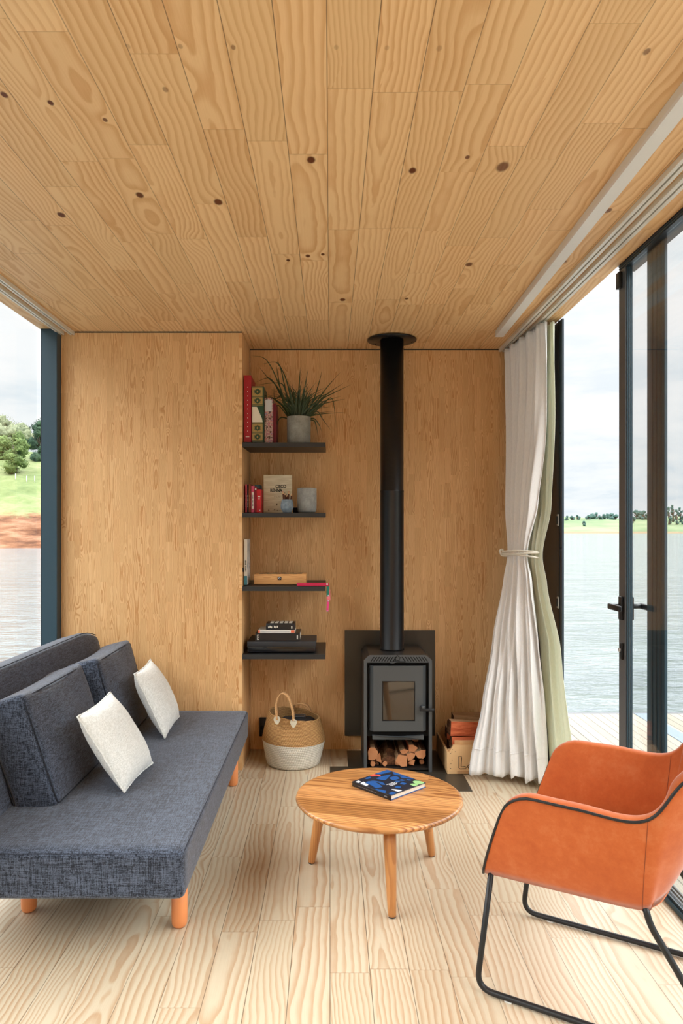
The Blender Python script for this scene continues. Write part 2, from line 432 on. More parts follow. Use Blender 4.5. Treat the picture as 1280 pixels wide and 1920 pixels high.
# ------------------------------------------------------------------ room shell
Y0 = -1.8
def shell():
    b = MB(); b.box((-1.62, Y0, -.06), (1.262, YB+.1, 0), M['floor'])
    struct(b.obj('floor'), 'pale pine board floor of the cabin', 'floor')
    b = MB(); b.box((-1.5655, Y0, H), (1.184, YB+.1, H+.12), M['ceil'])
    struct(b.obj('ceiling'), 'knotty pine board ceiling', 'ceiling')
    b = MB(); b.box((XN-.05, YB, 0), (1.186, YB+.08, H-.003), M['wall'])
    struct(b.obj('wall_back'), 'finger jointed pine back wall of the niche', 'wall')
    b = MB(); b.box((-1.47, YP, 0), (XN-.0185, YP+.018, H-.003), M['wall']); 
    struct(b.obj('wall_left'), 'finger jointed pine panel wall behind the sofa', 'wall')
    b = MB(); b.box((XN-.018, YP, 0), (XN, YB-.0015, H-.003), M['wallY'])
    struct(b.obj('wall_niche'), 'narrow pine side of the shelf niche', 'wall')
    b = MB(); b.box((1.187, 3.7405, 0), (1.1985, YB+.08, H), M['frame'])
    struct(b.obj('wall_right'), 'short grey wall strip behind the curtain', 'wall')
    b = MB(); b.box((-1.62, Y0-.08, 0), (1.25, Y0, H), M['wall'])
    struct(b.obj('wall_rear'), 'pine wall behind the viewer', 'wall')
    # dark shadow gaps
    b = MB(); b.box((XN, YB-.004, H-.006), (1.18, YB-.0005, H-.0005), M['slot']); b.box((-1.40, YP-.004, H-.006), (XN, YP-.0005, H-.0005), M['slot'])
    b.box((XN+.0003, YB-.004, 0.002), (XN+.003, YB-.0005, H-.006), M['slot'])
    struct(b.obj('trim_3'), 'dark shadow gap between wall panels and ceiling', 'trim')
    # left post
    b = MB(); b.box((-1.553, 3.85, -.05), (-1.4705, 3.95, H-.0005), M['post'], .002, 1)
    b.box((-1.4705, 3.905, 0), (-1.4702, 3.91, H-.001), M['slot'])
    struct(b.obj('trim_1'), 'teal grey steel post left of the pine panel', 'post')
    # left window
    w = sthing('window_1', 'full height glazing behind the sofa on the left', 'window')
    b = MB()
    b.box((-1.615, Y0, H+.05), (-1.566, 3.95, H+.12), M['frame']); b.box((-1.60, Y0, 0.001), (-1.555, 3.85, .04), M['frame'])
    for y in (-.6, 1.4): b.box((-1.60, y, .04), (-1.556, y+.05, H), M['frame'])
    b.box((-1.5585, 3.852, .04), (-1.5535, 3.87, H), M['frame'])
    b.obj('frame', w)
    b = MB(); b.box((-1.584, Y0, .04), (-1.578, 3.85, H+.05), M['glassl']); b.obj('pane', w)
    # right: fixed glazing near the viewer
    w = sthing('window_2', 'fixed glazing on the right nearest the viewer', 'window')
    b = MB(); b.box((1.185, Y0, H+.0005), (1.262, 2.95, H+.12), M['frame']); b.box((1.19, -.3, .03), (1.24, -.22, H-.03), M['frame']); b.box((1.19, 2.0, .03), (1.24, 2.06, H-.03), M['frame'])
    b.obj('frame', w)
    b = MB(); b.box((1.187, Y0, H-.024), (1.25, 2.934, H), M['frame'])
    for k in range(2): b.box((1.1846, Y0, H-.006-.009*k), (1.187, 2.934, H-.010-.009*k), M['post'])
    b.obj('head_rail', w)
    b = MB(); b.box((1.186, Y0, .0), (1.258, 3.74, .018), M['post'], .002, 1)
    for k in range(4): b.box((1.195+.015*k, Y0, .018), (1.201+.015*k, 3.72, .028), M['frame'])
    b.obj('sill_track', w)
    b = MB(); b.box((1.197, Y0, .03), (1.203, 2.0, H-.024), M['glass']); b.obj('pane', w)
    b = MB(); b.box((1.2165, 2.60, .03), (1.2275, 2.745, H-.024), M['post'], .002, 1)
    for k in range(3): b.box((1.2150, 2.625+.035*k, .03), (1.2165, 2.637+.035*k, H-.03), M['frame'])
    struct(b.obj('trim_4'), 'wide dark stile seen behind the glass, right of the lever handle', 'window stile')
    b = MB(); b.box((1.187, 3.66, 0.03), (1.1985, 3.74, H-.0005), M['frame'], .002, 1); b.box((1.184, 3.695, .03), (1.187, 3.715, H-.001), M['black'])
    jamb = struct(b.obj('trim_2'), 'dark door jamb beside the white curtain', 'door frame')
    # door leaf with the handle
    d = sthing('door_1', 'glazed door leaf with black lever handle', 'door')
    b = MB()
    b.box((1.187, 2.8745, .032), (1.1905, 2.938, H-.0245), M['framegrey'], .001, 1)
    b.obj('stile', d, label='grey face of the opening stile')
    b = MB(); b.box((1.1906, 2.874, .032), (1.217, 2.938, H-.0245), M['frame'], .001, 1)
    for k in range(3): b.box((1.194+.008*k, 2.872, .034), (1.198+.008*k, 2.874, H-.026), M['post'])
    b.obj('stile_edge', d)
    b = MB(); b.box((1.201, 2.0605, .03), (1.206, 2.8715, H-.0245), M['glass']); b.obj('pane', d)
    zh = EYE-(1137-CY)*2.9/F
    for sgn, x0 in ((-1, 1.187), (1, 1.217)):
        b = MB(); b.box((x0, 2.888, zh-.055), (x0+sgn*.012, 2.918, zh+.04), M['black'], .004, 3)
        b.tube([(x0, 2.903, zh), (x0+sgn*.05, 2.903, zh)], .010, M['black'], 14)
        h = b.obj('handle', d, label='black lever handle')
        b = MB(); b.box((x0+sgn*.043, 2.80, zh-.012), (x0+sgn*.057, 2.918, zh+.012), M['black'], .006, 3); b.obj('lever', h)
    zl = EYE-(1221-CY)*2.9/F
    b = MB(); b.box((1.187, 2.889, zl-.034), (1.178, 2.914, zl+.034), M['black'], .004, 3); b.lathe([(0, 0), (.008, 0), (.008, .006), (0, .006)], (1.178, 2.9015, zl+.005), M['silver'], 16, Matrix.Rotation(-PI/2, 4, 'Y'))
    b.obj('lock_plate', d, label='black lock escutcheon')
    b = MB(); b.box((1.187, 2.90, H-.10), (1.172, 2.934, H-.034), M['black'], .003, 2); b.obj('stay_bracket', d)
    for yy in (975, 1130):
        z = EYE-(yy-CY)*3.7/F
        b = MB(); b.box((1.18, 3.70, z-.03), (1.187, 3.722, z+.03), M['silver'], .002, 2); b.tube([(1.178, 3.711, z-.02), (1.178, 3.711, z+.02)], .004, M['black'], 8)
        b.obj('strike_plate', jamb, label='silver strike plate')
    for yy in (812, 1028):
        z = EYE-(yy-CY)*3.68/F
        b = MB(); b.lathe([(0, 0), (.006, 0), (.004, .004), (0, .005)], (1.187, 3.675, z), M['black'], 12, Matrix.Rotation(-PI/2, 4, 'Y')); b.obj('screw', jamb)
    # curtain tracks
    def track(x0, x1, yb, ye, lab):
        b = MB(); z = H-.02; mid = (x0+x1)/2
        b.box((x0, yb, z), (mid-.003, ye, H-.0004), M['alu'], .001, 1); b.box((mid+.003, yb, z), (x1, ye, H-.0004), M['alu'], .001, 1)
        b.box((mid-.003, yb, z+.008), (mid+.003, ye, H-.0004), M['slot'])
        tag(b.obj('curtain_track', origin=((x0+x1)/2, (yb+ye)/2, H)), lab, 'curtain track')
    track(-1.422, -1.396, Y0, 3.908, 'white ceiling curtain track on the left, the one nearer the room')
    track(-1.478, -1.452, Y0, 3.908, 'white ceiling curtain track on the left, the one nearer the window')
    track(1.01, 1.045, Y0, YB-.005, 'white ceiling curtain track on the right, the one nearer the room')
    track(1.067, 1.103, Y0, YB-.005, 'white ceiling curtain track on the right, the one nearer the glass')
    # linear light
    t = thing('linear_light', 'long slim white batten light on the ceiling, unlit', 'ceiling light', (.92, 2.0, H))
    A = Vector((.921, 3.89, 0)); B = Vector((.838, .2, 0)); d_ = (B-A).normalized(); n_ = Vector((-d_.y, d_.x, 0))
    if n_.x < 0: n_ = -n_
    b = MB(); b.prism([A-n_*.021+Vector((0, 0, H-.024)), A+n_*.021+Vector((0, 0, H-.024)), A+n_*.021+Vector((0, 0, H-.0005)), A-n_*.021+Vector((0, 0, H-.0005))], B-A, M['alu'])
    b.obj('housing', t)
    C1 = A+d_*1.05
    for p, q in ((A, C1-d_*.001), (C1+d_*.001, B)):
        b = MB(); b.prism([p-n_*.0215+Vector((0, 0, H-.035)), p+n_*.0215+Vector((0, 0, H-.035)), p+n_*.0215+Vector((0, 0, H-.0245)), p-n_*.0215+Vector((0, 0, H-.0245))], q-p, M['diffuser'])
        b.obj('diffuser', t)
shell()

# ------------------------------------------------------------------ curtains
def curtains():
    def make(levels, nf, amp, mat, name, lab, ph0, bottom):
        Zs = [l[0] for l in levels]
        def ev(t):
            z = levels[0][0]+(levels[-1][0]-levels[0][0])*t
            for k in range(len(levels)-1):
                if z <= Zs[k] and z >= Zs[k+1]: break
            f = (Zs[k]-z)/(Zs[k]-Zs[k+1])
            def h(i):
                q = [levels[max(k-1, 0)], levels[k], levels[k+1], levels[min(k+2, len(levels)-1)]]
                a, b_, c, d = [Vector((l[i][0], l[i][1], l[4])) for l in q]
                m1 = (c-a)*.5*(.6); m2 = (d-b_)*.5*(.6)
                return (2*f**3-3*f*f+1)*b_+(f**3-2*f*f+f)*m1+(-2*f**3+3*f*f)*c+(f**3-f*f)*m2
            return z, h(1), h(2), h(3)
        def fn(s, t):
            z, L, Mm, R = ev(t)
            p = L*(1-s)**2+Mm*2*s*(1-s)+R*s*s
            d = ((Mm-L)*(1-s)+(R-Mm)*s); d = Vector((d.x, d.y, 0)).normalized(); n = Vector((-d.y, d.x, 0))
            A = p.z*amp
            fine = math.exp(-t*9)*.010*math.sin(2*PI*nf*3.4*s)
            wob = .8*noise.noise(Vector((s*3, t*2.4, ph0)))
            o = A*math.sin(2*PI*(nf*s+wob)+ph0)*(.75+.5*noise.noise(Vector((s*6, 7.1, ph0))))+fine
            o += .35*A*math.sin(2*PI*(nf*2.1*s+1.3*t+wob))
            z2 = z + (bottom*noise.noise(Vector((s*9, 0, ph0))) if t > .999 else 0)
            q = p+n*o
            return Vector((min(q.x, 1.176), min(q.y, 4.27), z2))
        b = MB(); b.grid(fn, 260, 90, mat)
        if bottom:    # stitched hem
            b.grid(lambda s, t: fn(s, .942+.0035*t)+Vector((-.0012, -.0016, 0)), 260, 1, mat)
        o = b.obj(name, origin=levels[-1][2]+(0,) if False else (levels[-1][2][0], levels[-1][2][1], 0))
        tag(o, lab, 'curtain')
        m = o.modifiers.new('thick', 'SOLIDIFY'); m.thickness = .0012
        return o
    W = [(2.368, (1.03, 4.255), (1.045, 3.95), (1.085, 3.60), .014),
         (2.18, (1.03, 4.235), (1.045, 3.95), (1.085, 3.60), .020),
         (1.86, (1.03, 4.18), (1.045, 3.93), (1.08, 3.63), .028),
         (1.44, (1.00, 4.05), (1.01, 3.86), (1.055, 3.69), .024),
         (1.19, (.975, 3.93), (.99, 3.82), (1.03, 3.74), .009),
         (1.06, (.955, 3.93), (.985, 3.78), (1.04, 3.70), .016),
         (.72, (.885, 3.88), (.955, 3.73), (1.065, 3.64), .030),
         (.40, (.800, 3.80), (.93, 3.72), (1.085, 3.62), .036),
         (.035, (.735, 3.775), (.93, 3.72), (1.10, 3.60), .042)]
    make(W, 5.2, .85, M['curtain'], 'white_curtain', 'white cotton curtain gathered by a cord in front of the back wall', 1.0, .03)
    G = [(2.368, (1.115, 3.80), (1.12, 3.70), (1.13, 3.60), .007),
         (1.86, (1.115, 3.82), (1.125, 3.72), (1.14, 3.62), .010),
         (1.44, (1.09, 3.84), (1.115, 3.75), (1.135, 3.655), .012),
         (1.19, (1.05, 3.80), (1.075, 3.74), (1.095, 3.68), .006),
         (1.06, (1.06, 3.80), (1.085, 3.74), (1.11, 3.655), .010),
         (.72, (1.10, 3.74), (1.13, 3.64), (1.15, 3.55), .014),
         (.015, (1.13, 3.68), (1.155, 3.48), (1.165, 3.375), .012)]
    make(G, 2.6, .9, M['lining'], 'lining_curtain', 'pale green tinted curtain tied behind the white one, nearest the glass', 2.2, 0)
    b = MB(); c = Vector((1.02, 3.83, 1.185)); ax = Vector((.13, -.29, 0)).normalized(); bx = Vector((-ax.y, ax.x, 0))
    for k, (dz, rr) in enumerate(((0, 1.), (.009, .985), (-.009, .99))):
        b.tube([c+ax*math.cos(a)*.138*rr+bx*math.sin(a)*.058*rr+Vector((0, 0, dz+.012*math.cos(a+k))) for a in [2*PI*i/48 for i in range(48)]], .0045, M['rope'], 8, True)
    e = c-ax*.135
    b.tube(catmull([e+Vector((.03, -.06, .0)), e+Vector((-.01, -.03, .012)), e+Vector((-.015, -.01, .022)), e+Vector((-.03, -.02, .014)), e+Vector((-.022, -.03, -.008)), e+Vector((0, -.05, -.012))], 6), .0055, M['rope'], 8)
    tag(b.obj('tieback_cord', origin=c), 'twisted cream cord tied around the gathered curtain', 'curtain tieback')
curtains()

# ------------------------------------------------------------------ soft shapes
def rbox(c, size, r, T=None, n=12, puff=(0, 0, 0), lean=None):
    """rounded, slightly puffed box as a bmesh; size are full extents"""
    t = bmesh.new(); bmesh.ops.create_cube(t, size=2.0)
    bmesh.ops.subdivide_edges(t, edges=t.edges[:], cuts=n, use_grid_fill=True)
    hx = [s/2 for s in size]
    for v in t.verts:
        q = v.co.copy()
        for i in range(3):   # denser sampling near the edges
            q[i] = math.copysign(1-(1-abs(q[i]))**1.5, q[i])
        w = Vector([q[i]*hx[i] for i in range(3)])
        inner = Vector([max(-(hx[i]-r), min(hx[i]-r, w[i])) for i in range(3)])
        d = w-inner
        if d.length > 1e-9: w = inner+d.normalized()*r
        pf = [(1-q[(i+1) % 3]**2)*(1-q[(i+2) % 3]**2)*puff[i]*(1 if q[i] > 0 else -1)*min(1, abs(q[i])) for i in range(3)]
        v.co = w+Vector(pf)
    TT = Matrix.Translation(Vector(c)) @ (T if T is not None else Matrix.Identity(4))
    bmesh.ops.transform(t, matrix=TT, verts=t.verts)
    return t

def sofa():
    XR, YN, YF, ZS, ZB = -.443, 2.17, 3.885, .338, .187
    t = thing('sofa', 'charcoal woven fabric daybed sofa on round wooden legs', 'sofa', (-.8, 3.0, 0))
    b = MB(); b.add(rbox((XR-.42, (YN+YF)/2, (ZS+ZB)/2), (.84, YF-YN, ZS-ZB), .022, n=22, puff=(0, 0, .004)), M['sofa'], None, True)
    s = b.obj('seat', t)
    b = MB()
    rr = .004; zt = ZS-.009
    pts = [(XR-.83, YN+.006, zt), (XR-.006-.015, YN+.006, zt), (XR-.006, YN+.02, zt), (XR-.006, YF-.02, zt)]
    b.tube(fillet(pts, .015, 5), .0022, M['sofa_seam'], 6)
    b.obj('seam', s)
    b = MB(); ym = 3.02
    b.tube([(XR-.004, ym, ZB+.02), (XR-.002, ym, ZS-.03)], .0012, M['sofa_seam'], 6) if False else b.tube([(XR-.35, ym, ZS+.0012), (XR-.83, ym, ZS+.0008)], .0018, M['sofa_seam'], 6)
    b.obj('seam', s)
    # backrest, leaning a little
    b = MB(); bb = rbox((0, 0, 0), (.14, YF-.03-2.0, .56), .035, n=22, puff=(.006, 0, 0))
    T = Matrix.Translation((-1.248, (YF+2.0)/2-.03, .51)) @ Matrix.Rotation(-.27, 4, 'Y')
    for v in bb.verts:
        f = max(0, (v.co.y-(.925-.25))/.25); v.co.z -= .045*f*f*(1 if v.co.z > 0 else 0)
    b.add(bb, M['sofa'], T, True); k = b.obj('backrest', t)
    b = MB(); pts = [T @ Vector((.0655, y, .272-.045*max(0, (y-.675)/.25)**2)) for y in (-.9, 0, .6, .7, .78, .84, .90)]; b.tube(pts, .002, M['sofa_seam'], 6); b.obj('seam', k)
    for (x, y) in ((-.50, 2.375), (-1.04, 2.47), (-.50, 3.68), (-1.06, 3.68)):
        b = MB(); b.lathe([(0, 0), (.016, 0), (.022, .004), (.0255, .012), (.0265, .03), (.0265, ZB+.004), (0, ZB+.004)], (x, y, 0), M['sleg'], 28)
        b.obj('leg', t, label='turned orange wooden leg')
    # big back cushions
    def cushion(y0, y1, xb, xt, lab, rz, sag):
        w = y1-y0; hgt = .405
        th = math.atan2(xb-xt, hgt)
        T = Matrix.Translation((xb, (y0+y1)/2, ZS+.004)) @ Matrix.Rotation(rz, 4, 'Z') @ Matrix.Rotation(-th, 4, 'Y')
        o = thing('back_cushion', lab, 'cushion', (xb-.07, (y0+y1)/2, ZS+.004), 'charcoal back cushions on the sofa')
        b = MB(); q = rbox((-.078, 0, hgt/2), (.155, w, hgt), .02, n=18, puff=(.026, .016, .016))
        for v in q.verts:
            a = abs(v.co.y)/(w/2)
            if v.co.z > hgt*.6: v.co.z += sag*(a**2-.3)*.02
            v.co += Vector((1, 1, 1))*.0
            v.co.x += .004*noise.noise(v.co*6)
        for v in q.verts:
            if v.co.z < .02: v.co.z = max(v.co.z, -v.co.x*0-.0+.0)
        b.add(q, M['sofa'], T, True); c = b.obj('cover', o)
        b = MB()
        for xx in (-.003, -.153):
            z0, z1, yy = .008, hgt-.008, w/2-.006
            loop = fillet([(xx, -yy, hgt/2), (xx, -yy, z0), (xx, yy, z0), (xx, yy, z1+.002), (xx, -yy, z1+.002), (xx, -yy, hgt/2)], .02, 5)
            b.tube([T @ p for p in loop], .0026, M['sofa_seam'], 6)
        b.obj('piping', c)
    cushion(2.52, 3.13, -.955, -1.090, 'large charcoal box cushion at the near end of the sofa', .0, 1)
    cushion(3.18, 3.75, -.935, -1.045, 'large charcoal box cushion at the far end of the sofa, by the wall', .02, 1)
    # white scatter cushions
    def pillow(c00, c10, c01, c11, thick, lab, seed):
        # corners: bottom near, bottom far, top near, top far
        c00, c10, c01, c11 = map(Vector, (c00, c10, c01, c11))
        nrm = (c10-c00).cross(c01-c00).normalized()
        if nrm.x < 0: nrm = -nrm
        def base(u, v):
            # pulled-in sides between the corners
            uu, vv = u*2-1, v*2-1
            p = 1-.055*(1-uu*uu)*abs(vv)**3; q = 1-.05*(1-vv*vv)*abs(uu)**3
            u2, v2 = .5+uu*q/2, .5+vv*p/2
            return c00*(1-u2)*(1-v2)+c10*u2*(1-v2)+c01*(1-u2)*v2+c11*u2*v2
        def side(sg):
            def fn(u, v):
                uu, vv = u*2-1, v*2-1
                h = max(0, (1-abs(uu)**2.6))*max(0, (1-abs(vv)**2.6)); h = h**.55
                wr = 1+.10*noise.noise(Vector((u*5, v*3, seed)))
                edge = .004*noise.noise(Vector((u*14, v*14, seed+3)))*(1-h)
                return base(u, v)+nrm*(sg*h*thick*wr+edge*0)+Vector((0, 0, .002*noise.noise(Vector((u*10, v*10, seed)))))
            return fn
        o = thing('throw_pillow', lab, 'cushion', (c00+c10)/2, 'cream throw pillows on the sofa')
        b = MB(); b.grid(side(1), 36, 36, M['linen']); b.grid(side(-1), 36, 36, M['linen'])
        bmesh.ops.remove_doubles(b.bm, verts=b.bm.verts, dist=.0008); bmesh.ops.recalc_face_normals(b.bm, faces=b.bm.faces)
        cv = b.obj('cover', o)
        b = MB(); loop = [base(i/24, 0) for i in range(24)]+[base(1, i/24) for i in range(24)]+[base(1-i/24, 1) for i in range(24)]+[base(0, 1-i/24) for i in range(24)]
        loop = [p+nrm*.003*noise.noise(p*60)+Vector((0, 0, .002*noise.noise(p*70+Vector((5, 0, 0))))) for p in loop]
        b.tube(loop, .0034, M['linen'], 7, True); b.obj('piping', cv)
    pillow((-.755, 2.62, .352), (-.735, 2.965, .348), (-.925, 2.615, .632), (-.905, 2.945, .648), .058, 'square cream linen pillow leaning on the near back cushion', 2.)
    pillow((-.765, 3.31, .35), (-.775, 3.68, .355), (-.905, 3.30, .650), (-.925, 3.68, .648), .055, 'square cream linen pillow leaning on the far back cushion', 9.)
sofa()

# ------------------------------------------------------------------ coffee table and book
def table():
    c = Vector((.185, 2.71, 0)); R = .315; Z = .313
    t = thing('coffee_table', 'low round teak coffee table with three splayed legs', 'coffee table', c)
    b = MB(); b.lathe([(0, Z-.030), (R-.045, Z-.030), (R-.02, Z-.026), (R-.006, Z-.018), (R, Z-.010), (R-.002, Z-.004), (R-.008, Z-.001), (R-.016, Z), (0, Z)], c, M['table'], 96, Matrix.Identity(4))
    top = b.obj('tabletop', t); top.rotation_euler = (0, 0, math.radians(-14))
    for (x, y) in ((.211, 2.427), (-.074, 2.824), (.411, 2.884)):
        foot = Vector((x, y, 0)); d = Vector((c.x-x, c.y-y, 0)).normalized(); tp = foot+d*.052+Vector((0, 0, Z-.030))
        b = MB(); b.tube([foot+(tp-foot)*k for k in (.012, .03, .2, .5, .8, .999)], [.0125, .0145, .0165, .0195, .022, .0225], M['tleg'], 20)
        l = b.obj('leg', t)
        b = MB(); b.tube([foot+(tp-foot)*.001, foot+(tp-foot)*.012], [.0125, .0125], M['black'], 16); b.obj('foot_pad', l, label='black foot pad')
table()

def solid(name, col, rough=.5, **kw):
    if name in bpy.data.materials: return bpy.data.materials[name]
    return plain(name, lin(*col), rough, **dict(dict(var=.05, scale=40.), **kw))

def book(name, label, T, w, h, th, cover, group=None, pages=True, cat='book', ct=.0018):
    """local frame: x = thickness (spine width), y = depth from spine to fore edge, z = height; T places it"""
    o = thing(name, label, cat, T.translation, group)
    b = MB(); bx = lambda a, c, m, bv=.0: b.box(a, c, m, bv, 1, T=T)
    bx((0, 0, 0), (ct, w, h), cover); bx((th-ct, 0, 0), (th, w, h), cover); bx((ct, 0, 0), (th-ct, ct, h), cover)
    b.obj('cover', o)
    b = MB(); b.box((ct, ct, .002), (th-ct, w-.003, h-.002), M['pages'], T=T); b.obj('page_block', o)
    return o

def coffee_book():
    A = Vector((.0875, 2.797, .3135)); ux = Vector((.1475, .135, 0)).normalized(); uy = Vector((-ux.y, ux.x, 0))*-1
    # spine runs from A along uy; covers open along ux
    Lx, Ly, th = .200, .204, .0185
    T = Matrix((( ux.x, uy.x, 0, A.x), (ux.y, uy.y, 0, A.y), (0, 0, 1, A.z), (0, 0, 0, 1)))
    o = thing('art_book', 'square navy hardcover book with blue abstract cover on the table', 'book', A)
    navy = solid('navy_cover', (24, 30, 44), .4); blue = solid('blue_print', (26, 82, 146), .4); blk = solid('black_spine', (14, 15, 18), .35)
    red = solid('red_print', (226, 84, 74), .4); grn = solid('green_print', (150, 196, 130), .4); wht = solid('white_print', (226, 228, 230), .4)
    b = MB(); b.box((0, 0, 0), (Lx, Ly, .0022), blue, T=T); b.obj('back_cover', o)
    b = MB(); b.box((.003, .003, .0022), (Lx-.004, Ly-.003, th-.0022), M['pages'], T=T); b.obj('page_block', o)
    b = MB(); b.box((0, 0, th-.0022), (Lx, Ly, th), navy, .0006, 1, T=T); cv = b.obj('front_cover', o)
    b = MB(); b.box((-.0015, 0, 0), (.003, Ly, th-.0001), blk, .001, 2, T=T)
    b.text('ARTE E PINTURA CONTEMPORANEA', .006, T @ Matrix.Translation((-.0016, Ly*.38, th/2)) @ Matrix.Rotation(-PI/2, 4, 'Z') @ Matrix.Rotation(PI/2, 4, 'X'), wht, .0002) if False else None
    sp = b.obj('spine', o)
    b = MB()
    for k in range(30): 
        if k % 7 == 6: continue
        b.box((-.0018, .03+k*.0034, th*.42), (-.0014, .0318+k*.0034, th*.55), solid('grey_lettering', (120, 122, 126)), T=T)
    b.box((-.0018, Ly-.032, th*.35), (-.0014, Ly-.018, th*.62), solid('grey_lettering', (120, 122, 126)), T=T)
    b.obj('spine_lettering', sp)
    b = MB(); zt = th+.0001
    # (x: spine->fore edge 0..1, y: far..near 0..1)
    shapes = [(blue, [(.62,.0),(1,.0),(1,.14),(.83,.12),(.7,.1)]), (blue, [(.44,.20),(.60,.18),(.86,.24),(.50,.40)]), 
              (blue, [(.30,.04),(.45,.05),(.38,.13),(.28,.10)]), (blue, [(.10,.22),(.24,.20),(.30,.34),(.22,.60),(.06,.56),(.12,.40)]),
              (blue, [(.26,.22),(.33,.24),(.40,.42),(.34,.56),(.28,.5),(.33,.40)]), (blue, [(.0,.60),(.05,.58),(.12,.78),(.0,.86)]),
              (blue, [(.98,.16),(1,.16),(1,.52),(.95,.44),(.88,.28)]), (blue, [(.66,.34),(.86,.36),(.80,.52),(.62,.50)]), (blue, [(.90,.42),(.97,.5),(.94,.62),(.84,.52)]),
              (blue, [(.58,.56),(.66,.54),(.70,.62),(.6,.64)]), (blue, [(.72,.56),(.80,.56),(.80,.66),(.72,.64)]), (blue, [(.58,.70),(.68,.68),(.70,.78),(.60,.80)]),
              (blue, [(.86,.62),(.92,.66),(.9,.74),(.84,.7)]), (blue, [(.36,.76),(.48,.74),(.48,.84),(.38,.86)]), (blue, [(.04,.90),(.16,.88),(.18,.99),(.04,.99)]),
              (blue, [(.95,.56),(1,.56),(1,.72),(.95,.68)]),
              (red, [(.46,.02),(.60,.0),(.66,.12),(.60,.20),(.58,.09),(.50,.08)]), (wht, [(.02,.06),(.12,.05),(.10,.14),(.02,.14)]), (wht, [(.03,.18),(.15,.16),(.10,.34),(.02,.36)]),
              (wht, [(.24,.78),(.30,.84),(.36,.97),(.24,.96)]), (grn, [(.84,.80),(.92,.78),(.99,.86),(.98,.99),(.86,.99),(.80,.92)]), (grn, [(.70,.84),(.78,.86),(.82,.98),(.68,.98)])]
    for m_, pl in shapes:
        c = [Vector((p[0]*Lx, p[1]*Ly, zt)) for p in pl]
        q = []
        for i in range(len(c)):
            a_, b_, c_ = c[i-1], c[i], c[(i+1) % len(c)]
            q += [b_*.72+a_*.28, b_*.93+(a_+c_)*.035, b_*.72+c_*.28]
        b.prism(q, (0, 0, .0002), m_, T)
    b.obj('cover_print', cv)
    b = MB()
    for r_, (n0, n1) in enumerate(((0, 20), (3, 22), (3, 23), (3, 18))):
        for k in range(n0, n1):
            if (k*7+r_*3) % 6 == 0: continue
            b.box((Lx*(.34)+k*.0021-.0, Ly*.565+r_*.0066, zt+.0002), (Lx*.34+k*.0021+.0016, Ly*.565+r_*.0066+.003, zt+.0004), wht, T=T)
    b.obj('cover_lettering', cv)
coffee_book()

